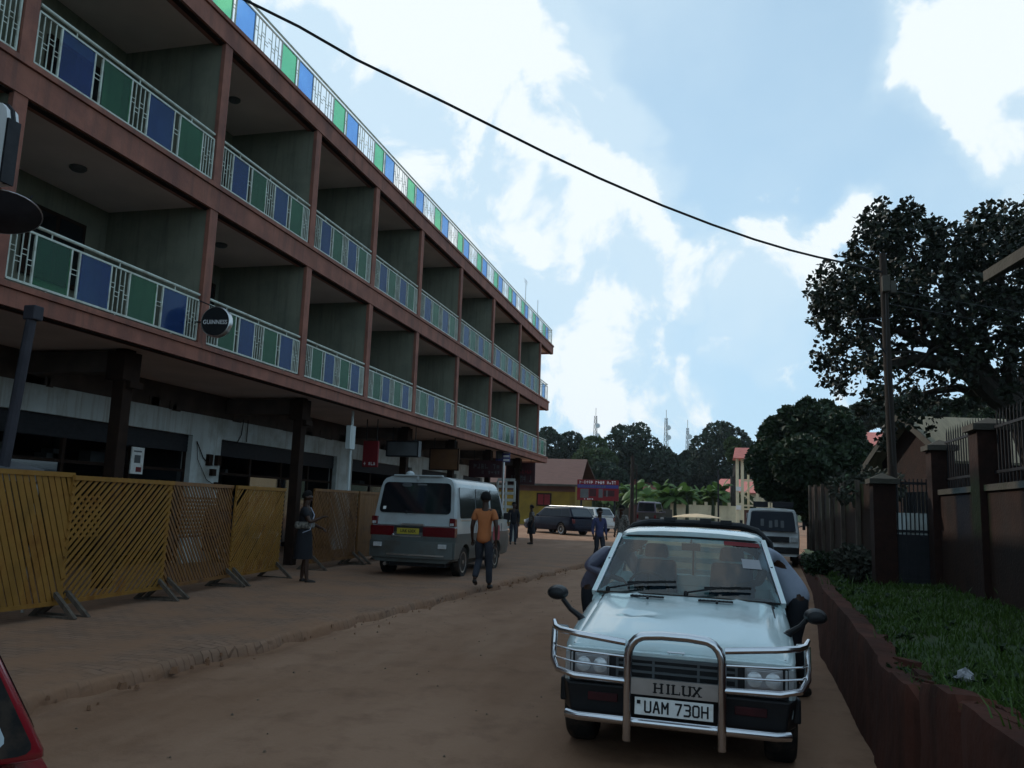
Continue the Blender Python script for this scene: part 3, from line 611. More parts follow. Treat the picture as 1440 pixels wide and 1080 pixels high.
# end gable wall of the ground floor, light
for i,(a,b) in enumerate(zip(piers,piers[1:])):
    y0,y1=a[1],b[0]
    if y1<4: continue
    mb=MB(); mb.box((SX-.2,y0,OT-.38),(SX-.12,y1,OT),0)
    for k in range(5): mb.box((SX-.119,y0,OT-.36+k*.075),(SX-.112,y1,OT-.36+k*.075+.05),0)
    s=bp(mb,'roller_shutter_box',M['iron'])
    mb=MB(); n=max(2,int((y1-y0)/1.4))
    for k in range(n+1):
        yy=y0+(y1-y0)*k/n; mb.box((SX-.2,yy-.035,0),(SX-.13,yy+.035,OT-.38))
    mb.box((SX-.2,y0,2.1),(SX-.14,y1,2.16)); bp(mb,'shop_frame',M['darkwood'])
    for k in range(n):
        if (k+i)%3==0: continue
        mb=MB(); a2=y0+(y1-y0)*k/n+.035; b2=y0+(y1-y0)*(k+1)/n-.035; mb.box((SX-.175,a2,.4),(SX-.165,b2,2.1)); bp(mb,'shop_glazing',M['darkglass'])
    for k in range(9):
        mb=MB(); yy=rq.uniform(y0,y1-.3); zz=rq.choice([.9,1.35,1.8,2.2]); mb.box((-13.4,yy,zz),(-13.1,yy+rq.uniform(.1,.5),zz+rq.uniform(.1,.35))); bp(mb,'shelf_goods',M['greysign'])
for y,w in ((5.2,.22),(11.25,.22),(17.15,.22),(23.8,.22),(28.4,.22),(33.3,.22),(38.6,.22)):
    mb=MB(); mb.box((-9.45,y-w/2,0),(-9.45-w,y+w/2,3.95)); mb.box((-9.40,y-.2,3.42),(-9.75,y+.2,3.9)); mb.box((-9.36,y-.06,3.3),(-9.45,y+.26,3.42))
    bp(mb,'arcade_column',M['darkwood'],bevel=.012)
    mb=MB(); mb.box((-9.62-.12,y-.0-.15,3.55),(-11.45,y+.15,3.9)); bp(mb,'arcade_beam',M['brownband'])
# meter boxes and cables on the white pier
for (y,z,h) in ((16.45,2.28,.26),(16.62,2.05,.16),(16.78,2.3,.24),(16.82,1.75,.16)):
    mb=MB(); mb.box((SX,y,z),(SX+.09,y+.15,z+h)); bp(mb,'meter_box',M['darkwood'])
mb=MB()
mb.tube([(SX+.03,16.02,2.8),(SX+.03,16.3,2.45),(SX+.03,16.55,2.3)],.012,5); mb.tube([(SX+.03,16.02,2.8),(SX+.03,16.1,2.4),(SX+.03,16.5,1.95),(SX+.03,16.8,1.85)],.008,5)
mb.tube([(SX+.03,17.8,3.5),(SX+.03,17.75,3.1),(SX+.03,17.6,2.9)],.012,5); mb.tube([(SX+.03,18.0,3.5),(SX+.03,18.0,2.95)],.012,5)
bp(mb,'wall_wiring',M['darkwood'])
mb=MB(); y0,y1=14.0,14.36; mb.box((SX+.0,y0,1.98),(SX-.03,y1,2.52),0)
mb.box((SX+.003,y0+.08,2.2),(SX+.0,y1-.1,2.36),1); mb.box((SX+.003,y0+.15,2.02),(SX+.0,y1-.05,2.12),2); mb.box((SX+.003,y0+.05,2.42),(SX+.0,y1-.08,2.45),1)
bp(mb,'window_poster',[M['plate'],M['greysign'],M['redsign']])
def wheel(parent,x,y,r,w,side,rim=M['alloy'],spokes=5,name='wheel'):
    """tyre as the part, rim as its child; the disc faces +x (side=1) or -x (side=-1)"""
    mb=MB(); h=w/2
    mb.lathe([(r*.62,-h*.8),(r*.9,-h),(r*.97,-h*.8),(r,-h*.4),(r,h*.4),(r*.97,h*.8),(r*.9,h),(r*.62,h*.8)],(x,y,r),axis='x',n=28)
    t=mb.build(name,M['rubber'],parent,smooth=True); mb=MB(); xo=x+side*h*.55
    mb.lathe([(r*.66,0),(r*.66,side*h*.35),(r*.58,side*h*.3),(r*.56,-side*h*.2),(.02,-side*h*.2)],(xo,y,r),axis='x',n=24)
    for k in range(spokes):
        a=2*math.pi*k/spokes+.3; mb.beam((xo,y,r),(xo,y+math.cos(a)*r*.6,r+math.sin(a)*r*.6),r*.16,h*.4,up=(1,0,0))
    mb.lathe([(r*.14,-h*.1*side),(r*.13,h*.35*side),(.01,h*.38*side)],(xo,y,r),axis='x',n=12)
    mb.build('rim',rim,t,smooth=True); return t
def ring(half,y,lean=0,z0=0,sx=1):
    """half: (x,z) bottom centre to top centre; full ring; y shifts with height by lean"""
    r=[(x*sx,y+lean*max(0,z-z0),z) for x,z in half]
    return r+[(-x,yy,z) for (x,yy,z) in r[-2:0:-1]]
def cyl_cut(x0,x1,y,z,r):
    mb=MB(); mb.lathe([(r,x0),(r,x1)],(0,y,z),axis='x',n=28); return mb.build('cutter',M['black'])
# =========================================================================== pickup
def pickup():
    T=empty('pickup_truck',(-.278,5.46,0),R_(-.4),'pale silver blue pickup truck with chrome bull bar parked in the foreground','pickup truck',ry=R_(.5))
    P=M['truckpaint']
    # front fenders and nose
    def half(w,zs,zb=.33): return [(0,zb),(w*.9,zb),(w-.01,zb+.04),(w+.008,(zb+zs)*.5),(w,zs-.03),(w-.02,zs-.005),(w-.05,zs+.012),(w-.09,zs+.02),(w*.5,zs+.03),(0,zs+.03)]
    ST=[(.02,.69,.655),(.05,.715,.695),(.14,.733,.722),(.4,.748,.765),(.8,.757,.815),(1.15,.757,.86),(1.36,.752,.885)]
    mb=MB(); mb.loft([ring(half(w,zs),y) for y,w,zs in ST]); b=mb.build('front_body',P,T,smooth=True,angle=40)
    cut(b,[cyl_cut(-.9,-.5,.50,.30,.355),cyl_cut(.5,.9,.50,.30,.355)])
    b.parent=T
    # bonnet: a dented sheet over the fenders
    nx,ny=30,34; V=[];F=[]
    for j in range(ny+1):
        t=j/ny; y=.03+t*1.26
        for i in range(nx+1):
            s=-1+2*i/nx; w=.655-.012*t; x=s*w
            z=.742+ (t**.85)*.185+.018*(1-s*s)-.05*math.exp(-t*26)-.012*max(0,abs(s)-.93)/.07
            z+=.010*math.exp(-((abs(s)-.62)/.06)**2)*min(1,t*5)          # pressed swage
            z-=.016*math.exp(-((x+.33)/.10)**2-((t-.47)/.05)**2)-.012*math.exp(-((x+.27)/.07)**2-((t-.40)/.05)**2)+.005*math.sin(x*7+t*3)*math.exp(-((t-.4)/.3)**2)
            V.append((x,y,z))
    n=nx+1
    for j in range(ny):
        for i in range(nx): F.append((j*n+i,j*n+i+1,(j+1)*n+i+1,(j+1)*n+i))
    k0=len(V); V+=[(x,y,z-.035) for x,y,z in V[:n]]; F+=[(i,i+1,k0+i+1,k0+i)[::-1] for i in range(nx)]
    k1=len(V); V+=[(V[j*n+nx][0],V[j*n+nx][1],V[j*n+nx][2]-.02) for j in range(ny+1)]; F+=[(j*n+nx,(j+1)*n+nx,k1+j+1,k1+j) for j in range(ny)]
    k2=len(V); V+=[(V[j*n][0],V[j*n][1],V[j*n][2]-.02) for j in range(ny+1)]; F+=[(j*n,(j+1)*n,k2+j+1,k2+j) for j in range(ny)]
    mb=MB(); mb.add(V,F); hd=mb.build('bonnet',P,T,smooth=True,angle=50)
    mb=MB()
    for s in (-1,1): mb.add([(s*.652,.06,.712),(s*.672,.06,.712),(s*.658,1.29,.908),(s*.640,1.29,.908)],[(0,1,2,3)])
    mb.box((-.67,1.27,.86),(.67,1.36,.905)); mb.build('bonnet_gap',M['black'],T)
    # vents and emblem
    for x0 in (-.42,.10):
        mb=MB(); mb.beam((x0,1.12,.935),(x0+.26,1.12,.937),.04,.012); 
        for k in range(9): mb.beam((x0+.015+k*.029,1.103,.942),(x0+.015+k*.029,1.137,.942),.006,.006)
        mb.tube([(x0+.14,1.04,.925),(x0+.14,1.035,.945)],.010,8); mb.build('bonnet_vent',M['black'],T)
    mb=MB(); A=[(math.cos(t)*.045,-.004,.705+math.sin(t)*.022) for t in [R_(a) for a in range(180,361,20)]]; mb.tube(A,.005,6); mb.tube([(-.055,-.004,.712),(.055,-.004,.712)],.006,6); mb.build('emblem',M['chrome'],T)
    # grille, lamps, bumper
    mb=MB(); mb.box((-.68,-.01,.49),(.68,.10,.672)); mb.build('grille_recess',M['black'],T)
    mb=MB()
    for z in (.535,.58,.625): mb.box((-.36,-.022,z-.007),(.36,-.008,z+.007))
    mb.box((-.37,-.024,.652),(.37,-.008,.672)); mb.box((-.37,-.024,.50),(.37,-.008,.512))
    for x in (-.37,-.14,.14,.37): mb.box((x-.008,-.02,.5),(x+.008,-.008,.67))
    mb.build('grille',M['greysign'],T)
    mb=MB(); mb.box((-.70,-.015,.672),(.70,.03,.70)); mb.build('nose_panel',P,T,bevel=.006)
    for s in (-1,1):
        mb=MB(); mb.box((s*.42,-.03,.535),(s*.645,.0,.665)); mb.box((s*.43,-.036,.545),(s*.635,-.03,.655)); hl=mb.build('headlight',M['alloy'],T,bevel=.006)
        for k in (0,1):
            mb=MB(); c=s*(.478+.108*k); mb.lathe([(.048,-.036),(.046,-.044),(.03,-.05),(.0015,-.053)],(c,0,.60),axis='y',n=20); mb.build('lens',M['lamp'],hl,smooth=True)
        mb=MB(); mb.hexa([(s*.66,-.02,.54),(s*.715,.02,.54),(s*.725,.12,.54),(s*.66,.1,.54)],[(s*.66,-.02,.665),(s*.715,.02,.665),(s*.725,.12,.665),(s*.66,.1,.665)]); mb.build('corner_lamp',M['lamp'],T,bevel=.004)
        mb=MB(); mb.box((s*.36,-.055,.385),(s*.55,-.03,.435)); mb.build('bumper_lamp',M['dimred'],T,bevel=.004)
    mb=MB(); mb.hexa([(-.74,.16,.30),(-.66,-.03,.30),(.66,-.03,.30),(.74,.16,.30)],[(-.76,.16,.485),(-.69,-.045,.485),(.69,-.045,.485),(.76,.16,.485)]); mb.box((-.76,.1,.33),(-.69,.17,.48)); mb.box((.76,.1,.33),(.69,.17,.48)); mb.build('bumper',M['black'],T,bevel=.012)
    # bull bar
    y=-.17; mb=MB(); H=[(-.285,y+.02,.19),(-.285,y,.5),(-.285,y,.70)]
    H+=[(-.285+.115*(1-math.cos(a)),y,.70+.125*math.sin(a)) for a in [R_(t) for t in (15,35,55,75,90)]]+[(-.08,y,.833),(.08,y,.833)]
    H+=[(-p[0],p[1],p[2]) for p in H[:8][::-1]]
    mb.tube(H,.027,12)
    for s in (-1,1):
        mb.tube([(s*.30,y,.775),(s*.60,y+.03,.80),(s*.73,y+.07,.812),(s*.775,y+.12,.822),(s*.80,y+.19,.85)],[.02,.02,.02,.018,.012],10)
        mb.tube([(s*.30,y,.545),(s*.62,y+.01,.55),(s*.74,y+.05,.57),(s*.785,y+.12,.62),(s*.793,y+.16,.68),(s*.79,y+.17,.815)],.02,10)
        mb.tube([(s*.775,y+.12,.822),(s*.785,y+.3,.80),(s*.755,y+.42,.78)],.014,8)
        for z in (.70,.63): mb.tube([(s*.30,y,z-.01),(s*.62,y+.01,z),(s*.75,y+.06,z+.008),(s*.79,y+.15,z+.012)],.0065,6)
        mb.tube([(s*.285,y+.02,.2),(s*.285,.1,.36)],.022,8)
    mb.tube([(-.68,y+.09,.298),(-.60,y+.05,.298),(.60,y+.05,.298),(.68,y+.09,.298)],.029,12)
    bb=mb.build('bull_bar',M['chrome'],T,smooth=True)
    mb=MB(); mb.box((-.262,y-.012,.475),(.262,y+.012,.572),0)
    strokes(mb,'HILUX',-.115,.496,.052,.060,.040,y-.0135,.013,1,True); pn=mb.build('bar_name_panel',[M['steel'],M['ink']],bb)
    mb=MB(); mb.box((-.235,y-.03,.362),(.235,y-.022,.462),0)
    strokes(mb,'UAM 730H',-.172,.381,.062,.052,.034,y-.0315,.0105,1)
    mb.box((-.222,y-.033,.425),(-.2,y-.03,.447),1); mb.build('number_plate',[M['plate'],M['ink']],bb)
    # cab shell
    WB=.742;WT=.612; y0,y1=1.31,1.98; zb,zt=.925,1.372; yr=2.78
    mb=MB(); mb.loft([ring([(0,.30),(.70,.30),(.752,.36),(.765,.6),(.757,.86),(.742,.915),(.70,.915),(0,.915)],yy) for yy in (1.36,1.365)]); 
    b=MB()
    for s in (-1,1):
        b.loft([[(s*.70,yy,.28),(s*.752,yy,.33),(s*.766,yy,.60),(s*.757,yy,.86),(s*.742,yy,.915),(s*.70,yy,.915)] for yy in (1.345,2.80)])
    b.box((-.7,1.36,.28),(.7,2.8,.33)); b.box((-.74,2.74,.3),(.74,2.80,.93)); sh=b.build('cab_body',P,T,smooth=True)
    # door seams and handles
    for s in (-1,1):
        mb=MB(); mb.box((s*.755,2.55,.72),(s*.785,2.68,.745)); mb.build('door_handle',M['black'],T)
    for s in (-1,1):
        mb=MB()
        for yy in (1.40,2.70): mb.tube([(s*.759,yy,.90),(s*.769,yy,.62),(s*.755,yy,.36)],.004,4)
        mb.build('door_gap',M['black'],T)
    # roof
    hz=lambda w,z:[(0,z-.03),(w-.02,z-.03),(w,z-.015),(w-.012,z+.006),(w-.05,z+.028),(w-.14,z+.045),(w*.4,z+.058),(0,z+.062)]
    mb=MB(); mb.loft([ring(hz(.60,zt-.005),y1-.02),ring(hz(.622,zt+.01),y1+.08),ring(hz(.63,zt+.028),y1+.4),ring(hz(.625,zt+.022),yr-.12),ring(hz(.61,zt+.0),yr)]); mb.build('roof',P,T,smooth=True,angle=60)
    # pillars and frames
    mb=MB()
    for s in (-1,1):
        mb.beam((s*(WB+.0),y0+.02,zb-.01),(s*(WT+.005),y1+.02,zt+.0),.035,.05,up=(0,-.5,1))
        mb.beam((s*(WB-.005),yr-.03,zb-.02),(s*(WT+.01),yr-.03,zt),.05,.09,up=(0,1,0))
        mb.beam((s*(WT+.008),y1,zt-.004),(s*(WT+.012),yr,zt-.004),.03,.03)
    mb.box((-.6,yr-.05,1.33),(.6,yr-.01,zt)); mb.box((-.72,yr-.05,.9),(.72,yr-.01,1.0))
    mb.build('cab_frame',P,T,bevel=.005)
    for s in (-1,1): mb=MB(); mb.tube([(s*(WB-.018),y0-.004,zb+.005),(s*(WT-.012),y1-.012,zt)],.007,6); mb.build('windscreen_trim',M['chrome'],T)
    mb=MB()
    A=Vector((-WB+.03,y0+.005,zb));Bq=Vector((WB-.03,y0+.005,zb));Cq=Vector((WT-.02,y1-.005,zt-.006));D=Vector((-WT+.02,y1-.005,zt-.006))
    def scr(u,v): 
        p=(A*(1-u)+Bq*u)*(1-v)+(D*(1-u)+Cq*u)*v; nn=Vector((0,-.55,.83)); return p+Vector((0,-.05,.012))*(4*u*(1-u))
    nu,nv=16,6; mb.add([scr(i/nu,j/nv) for j in range(nv+1) for i in range(nu+1)],[(j*(nu+1)+i,j*(nu+1)+i+1,(j+1)*(nu+1)+i+1,(j+1)*(nu+1)+i) for j in range(nv) for i in range(nu)])
    ws=mb.build('windscreen',M['glass'],T,smooth=True,fix=False)
    mb=MB(); up=Vector((0,-.55,.83))*.004
    for e in ([scr(i/16,0) for i in range(17)],[scr(i/16,1) for i in range(17)]): mb.tube([p+up for p in e],.010,6)
    mb.build('windscreen_seal',M['rubber'],T)
    def sticker(u0,u1,v0,v1,m,nm='windscreen_sticker'):
        q=MB(); q.add([scr(u,v)+up for v in (v0,v1) for u in [u0+(u1-u0)*k/4 for k in range(5)]],[(k,k+1,k+6,k+5) for k in range(4)]); q.build(nm,m,ws,fix=False)
    sticker(.74,.985,.90,.975,M['redsign']); sticker(.84,.955,.52,.68,M['poly']); 
    # wipers
    for (px,u0,v0,u1,v1) in ((-.60,.06,.02,.44,.19),(.02,.50,.02,.86,.17)):
        mb=MB(); o_=Vector((0,-.02,.02)); a=scr(u0,v0)+Vector((0,-.01,.01)); m_=scr((u0+u1)/2,v1*.75)+o_*1.3; 
        mb.tube([a,a+Vector((.02,-.005,.02)),m_],.008,6); mb.beam(scr(u0+.10,v1*.72)+o_,scr(u1,v1)+o_,.014,.02); mb.beam(scr(u0+.2,v1*.80)+o_*1.2,scr(u1-.06,v1*.97)+o_*1.2,.02,.014); mb.lathe([(.018,0),(.018,.03),(.008,.04)],a-Vector((0,0,.01)),n=10)
        mb.build('wiper',M['black'],T)
    # side and rear glass (front quarter only: the door windows are wound down)
    for s in (-1,1):
        mb=MB(); mb.add([(s*(WB-.01),y0+.07,zb),(s*(WB-.01),y0+.34,zb),(s*(WB-.055),y0+.34,zb+.19)],[(0,1,2)]); mb.build('quarter_glass',M['glass'],T,fix=False)
        mb=MB(); mb.beam((s*(WB-.005),y0+.35,zb),(s*(WT+.055),y0+.37,zb+.26),.018,.018); mb.build('quarter_frame',M['black'],T)
    mb=MB(); mb.add([(-.60,yr-.03,1.0),(.60,yr-.03,1.0),(.57,yr-.03,1.33),(-.57,yr-.03,1.33)],[(0,1,2,3)]); mb.build('rear_glass',M['glass'],T,fix=False)
    mb=MB(); mb.box((-.008,yr-.045,1.0),(.008,yr-.02,1.33)); mb.build('rear_glass_bar',M['black'],T)
    # interior
    mb=MB(); mb.hexa([(-.69,1.40,.78),(.69,1.40,.78),(.69,1.72,.78),(-.69,1.72,.78)],[(-.68,1.38,.91),(.68,1.38,.91),(.66,1.66,.93),(-.66,1.66,.93)]); mb.build('dashboard',M['black'],T,bevel=.02)
    mb=MB(); C0=Vector((-.34,1.78,.93)); N_=Vector((0,.85,.45)).normalized(); e1=Vector((1,0,0)); e2=N_.cross(e1)
    mb.tube([C0+(e1*math.cos(t)+e2*math.sin(t))*.17 for t in [2*math.pi*k/24 for k in range(25)]],.012,6,cap=False)
    for t in (.3,2.84,4.71): mb.tube([C0,C0+(e1*math.cos(t)+e2*math.sin(t))*.17],.012,5)
    mb.tube([C0,C0+Vector((0,-.2,-.12))],.02,6); mb.build('steering_wheel',M['black'],T,smooth=True)
    for x in (-.34,.36):
        mb=MB(); mb.hexa([(x-.23,2.1,.5),(x+.23,2.1,.5),(x+.23,2.6,.5),(x-.23,2.6,.5)],[(x-.23,2.1,.66),(x+.23,2.1,.66),(x+.22,2.55,.62),(x-.22,2.55,.62)])
        mb.hexa([(x-.22,2.42,.62),(x+.22,2.42,.62),(x+.22,2.54,.62),(x-.22,2.54,.62)],[(x-.19,2.56,1.14),(x+.19,2.56,1.14),(x+.18,2.64,1.14),(x-.18,2.64,1.14)])
        mb.hexa([(x-.12,2.57,1.16),(x+.12,2.57,1.16),(x+.12,2.64,1.16),(x-.12,2.64,1.16)],[(x-.10,2.58,1.29),(x+.10,2.58,1.29),(x+.10,2.64,1.29),(x-.10,2.64,1.29)]); mb.build('seat',M['seat'],T,bevel=.03)
    mb=MB(); mb.box((-.07,1.92,1.27),(.09,1.94,1.33)); mb.tube([(.01,1.94,1.33),(.01,1.97,1.37)],.008,5); mb.build('inner_mirror',M['black'],T,bevel=.01)
    # mirrors on the fenders
    for s,hz_ in ((-1,.97),(1,.93)):
        mb=MB(); bx=s*.715; 
        mb.tube([(bx,.62,.80),(s*.80,.60,.86),(s*.86,.60,.93)],[.022,.018,.018],8); mb.lathe([(.035,0),(.03,.02),(.01,.03)],(bx,.62,.785),n=12)
        c=(s*.90,.60,hz_); mb.loft([[(c[0]+math.cos(t)*rx,c[1]+dy,c[2]+math.sin(t)*rz*(1 if math.sin(t)>0 else .9)) for t in [2*math.pi*k/16 for k in range(16)]] for dy,rx,rz in ((-.07,.03,.02),(-.055,.058,.042),(-.02,.074,.054),(.03,.077,.056),(.035,.07,.05))])
        mb.build('fender_mirror',M['black'],T,smooth=True)
    # load bed
    mb=MB()
    for s in (-1,1): mb.loft([[(s*.70,yy,.40),(s*.755,yy,.42),(s*.768,yy,.62),(s*.76,yy,.84),(s*.74,yy,.88),(s*.68,yy,.88),(s*.68,yy,.40)] for yy in (2.86,4.45)])
    mb.box((-.7,2.86,.45),(.7,4.45,.5)); mb.box((-.7,2.86,.45),(.7,2.9,.88)); mb.box((-.74,4.41,.42),(.74,4.46,.88)); bd=mb.build('load_bed',P,T,smooth=True)
    cut(bd,[cyl_cut(-.9,-.5,3.45,.30,.37),cyl_cut(.5,.9,3.45,.30,.37)]); bd.parent=T
    mb=MB()
    for z in (1.02,1.13,1.24,1.33): mb.box((-.58,2.93,z-.025),(.58,2.95,z+.025))
    for x in (-.58,0,.58): mb.box((x-.02,2.91,.86),(x+.02,2.93,1.38))
    mb.build('headboard_rack',M['truckpaint'],T)
    mb=MB(); R2=[(-.76,3.02,.86),(-.76,3.02,1.15),(-.72,3.02,1.33),(-.60,3.02,1.445),(-.45,3.02,1.485),(0,3.02,1.495)]; R2+=[(-a,b_,c_) for a,b_,c_ in R2[:-1][::-1]]
    mb.tube(R2,.034,10); mb.tube([(a*1.0,b_+.42,c_-.02) for a,b_,c_ in R2],.03,10)
    for s in (-1,1): mb.tube([(s*.60,3.02,1.445),(s*.60,3.44,1.425)],.02,8); mb.tube([(s*.45,3.02,1.485),(s*.7,4.2,.88)],.022,8)
    for x,z in ((-.25,1.525),(.1,1.53),(.3,1.52)): mb.box((x-.05,2.98,z-.02),(x+.06,3.06,z+.015))
    mb.build('roll_bar',M['black'],T,smooth=True)
    for s in (-1,1):
        wheel(T,s*.655,.50,.305,.19,s,M['steel']); wheel(T,s*.66,3.45,.305,.19,s,M['steel'])
    mb=MB(); mb.box((-.62,.3,.22),(.62,2.7,.30)); mb.box((-.4,.1,.24),(.4,.5,.36)); mb.build('chassis',M['black'],T)
    return T
pickup()
# =========================================================================== minibus
def minibus():
    T=empty('minibus',(-6.20,16.1,.05),R_(0),'silver and grey minibus seen from behind, parked beside the wooden screens','minibus')
    hb=[(0,.36),(.80,.36),(.88,.40),(.925,.60),(.93,.95),(.925,1.12),(.895,1.45),(.85,1.85),(.82,1.97),(.76,2.05),(.62,2.10),(.3,2.13),(0,2.135)]
    def rg(y,lean,k=0,sx=1,zmax=None,hz=None):
        r=[]
        for x,z in hb:
            zz=z if zmax is None else (z if z<1.1 else 1.1+(z-1.1)*(zmax-1.1)/1.035)
            r.append((x*sx,y+lean*max(0,z-1.05)+k*max(0,1-z)*0,zz))
        return r+[(-x,a,b) for x,a,b in r[-2:0:-1]]
    mb=MB(); mb.loft([rg(.02,.20,sx=.965),rg(.06,.19,sx=.99),rg(.16,.17,sx=1.0),rg(.6,.06),rg(2.0,0),rg(3.4,-.05),rg(3.75,-.22,sx=.995),rg(4.15,-.62,sx=.98),rg(4.5,-.88,sx=.95,),rg(4.62,-.96,sx=.90)])
    b=mb.build('body',M['vansilver'],T,smooth=True,angle=45)
    cut(b,[cyl_cut(-1.1,-.6,.78,.33,.39),cyl_cut(.6,1.1,.78,.33,.39),cyl_cut(-1.1,-.6,3.35,.33,.39),cyl_cut(.6,1.1,3.35,.33,.39)]); b.parent=T
    hl=[(0,.33),(.80,.33),(.89,.38),(.933,.60),(.938,.93),(.90,.94),(0,.94)]
    mb=MB(); mb.loft([ring(hl,-.03,sx=.95),ring(hl,.02,sx=.985),ring(hl,.14),ring(hl,4.2,sx=1.0),ring(hl,4.55,sx=.97),ring(hl,4.66,sx=.90)]); c=mb.build('lower_body',M['vangrey'],T,smooth=True,angle=45)
    cut(c,[cyl_cut(-1.1,-.6,.78,.33,.385),cyl_cut(.6,1.1,.78,.33,.385),cyl_cut(-1.1,-.6,3.35,.33,.385),cyl_cut(.6,1.1,3.35,.33,.385)]); c.parent=T
    # rear face: tailgate glass and fittings. A bottom-left seen from behind (-x) 
    def RF(x,z,out=0): return (x,.02+.20*max(0,z-1.05)-out,z)
    A,Bq,Cq,D=RF(-.80,1.33),RF(.80,1.33),RF(.745,1.97),RF(-.745,1.97)
    mb=MB(); mb.panel(A,Bq,Cq,D,(0,0,1,1),.012,.02,.09); g=mb.build('rear_window',M['darkglass'],T,smooth=True)
    mb=MB(); mb.panel(A,Bq,Cq,D,(.05,.10,.09,.20),.016,.004,.0); mb.build('window_sticker',M['plate'],g)
    mb=MB(); mb.tube([RF(-.17,1.36,.03),RF(.05,1.34,.04)],.012,6); mb.lathe([(.03,-.03),(.02,-.05)],(-.17,.06,1.345),axis='y',n=10); mb.build('rear_wiper',M['black'],T)
    mb=MB(); mb.box((-.55,.17,2.10),(.55,.26,2.135)); mb.box((-.03,.16,2.02),(.03,.19,2.10)); mb.build('roof_edge',M['vansilver'],T,bevel=.012)
    mb=MB(); mb.lathe([(.10,0),(.09,.06),(.05,.10),(.01,.11)],(-.22,.27,2.11),n=16); mb.build('roof_vent',M['vansilver'],T,smooth=True)
    mb=MB(); mb.panel(A,Bq,Cq,D,(.27,.86,.42,.97),.016,.004,.05); mb.panel(A,Bq,Cq,D,(.50,.91,.64,.96),.016,.004,0); mb.build('window_vent_stickers',M['greysign'],g)
    mb=MB(); mb.box((-.80,-.005,1.07),(.80,.03,1.085)); mb.box((-.25,-.02,1.085),(.25,.03,1.12)); mb.build('tailgate_trim',M['steel'],T,bevel=.004)
    for a,b_ in ((-.905,-.40),(.24,.905)):
        mb=MB(); mb.box((a,-.035,.86),(b_,.03,1.06)); s=1 if a>0 else -1
        e=b_ if s>0 else a; mb.box((e-s*.02,-.02,.86),(e+s*.03,.16,1.06)); mb.build('tail_lamp',M['redlens'],T,bevel=.01)
    for s in (-1,1):
        mb=MB(); mb.box((s*.80,-.0,1.085),(s*.925,.14,1.25)); l=mb.build('upper_lamp',M['redlens'],T,bevel=.01); mb=MB(); mb.box((s*.82,-.012,1.10),(s*.90,.0,1.15)); mb.build('lens',M['lamp'],l)
    mb=MB(); mb.box((-.40,-.02,.84),(.24,.0,1.06)); mb.build('plate_recess',M['iron'],T)
    mb=MB(); mb.box((-.33,-.032,.90),(.16,-.022,1.02),0)
    text_mb(mb,'UAK 630X',.09,Matrix.Translation((-.085,-.034,.96))@Matrix.Rotation(R_(90),4,'X'),1,.003,.002,1,.85); mb.build('number_plate',[M['yellowplate'],M['ink']],T)
    mb=MB(); mb.box((-.38,-.035,.845),(.2,-.015,.868)); mb.lathe([(.03,-.06),(.02,-.07)],(-.40,0,.87),axis='y',n=10); mb.build('plate_trim',M['steel'],T)
    mb=MB(); mb.loft([[(x*.93,-.03-.10*(1-abs(x)**4)+(.10 if abs(x)>.99 else 0),z) for x in (-1,-.97,-.8,0,.8,.97,1)]+[(x*.93,.1,z) for x in (1,-1)] for z in (.42,.50,.66,.76)]); mb.box((-.94,.0,.43),(-.90,.35,.75)); mb.box((.94,.0,.43),(.90,.35,.75)); bu=mb.build('rear_bumper',M['vangrey'],T,smooth=True)
    for s in (-1,1): 
        mb=MB(); mb.box((s*.62,-.14,.63),(s*.80,-.10,.72)); mb.build('reversing_lamp',M['lamp'],bu,bevel=.008)
    mb=MB(); mb.box((-.5,-.135,.47),(.75,-.12,.50)); mb.build('bumper_strip',M['steel'],bu)
    mb=MB(); mb.tube([(-.55,.5,.30),(-.55,-.08,.28)],.035,10); mb.build('exhaust',M['steel'],T)
    # side windows both flanks
    for s in (-1,1):
        def SF(y,z): x=s*(.925-(z-1.12)*.0935); return Vector((x,y,z))
        for (a,b_,nm) in ((.38,1.50,'side_window'),(1.55,2.62,'side_window'),(2.78,3.62,'door_window')):
            if nm=='door_window': q=[SF(a,1.22),SF(b_+.25,1.22),SF(b_-.12,1.90),SF(a,1.90)]
            else: q=[SF(a,1.25),SF(b_,1.25),SF(b_,1.90),SF(a+.02,1.90)]
            if s<0: q=[q[1],q[0],q[3],q[2]]
            mb=MB(); mb.panel(*q,(0,0,1,1),.010,.02,.05); mb.build(nm,M['darkglass'],T,smooth=True)
        mb=MB(); mb.beam(SF(.40,1.215)+Vector((s*.008,0,0)),SF(2.66,1.215)+Vector((s*.008,0,0)),.012,.02); mb.build('waist_strip',M['steel'],T)
        mb=MB()
        for yy in (1.52,2.70,3.72): mb.beam((s*.932,yy,.45),(s*.929,yy,1.12),.006,.008)
        mb.build('door_seam',M['black'],T)
        mb=MB(); mb.box((s*.93,2.45,1.02),(s*.955,2.6,1.05)); mb.build('door_handle',M['black'],T)
        mb=MB(); mb.loft([[(s*.93+s*x,3.75+dy,1.28+z) for x,z in ((.02,-.06),(.20,-.08),(.21,.10),(.03,.09))] for dy in (0,.06)]); mb.build('wing_mirror',M['black'],T,bevel=.01)
    mb=MB(); mb.panel((.938,2.9,.72),(.938,3.55,.72),(.936,3.5,1.08),(.936,2.95,1.08),(0,0,1,1),.004,.003,.08); mb.build('pink_door_decal',mat('pink_red_decal',(.5,.06,.09),.5,var=.25,scale=9),T)
    # windscreen
    mb=MB(); mb.hexa([(-.8,4.30,1.30),(.8,4.30,1.30),(.8,4.40,1.30),(-.8,4.40,1.30)],[(-.70,3.72,1.93),(.70,3.72,1.93),(.70,3.80,1.93),(-.70,3.80,1.93)]); mb.build('windscreen',M['darkglass'],T)
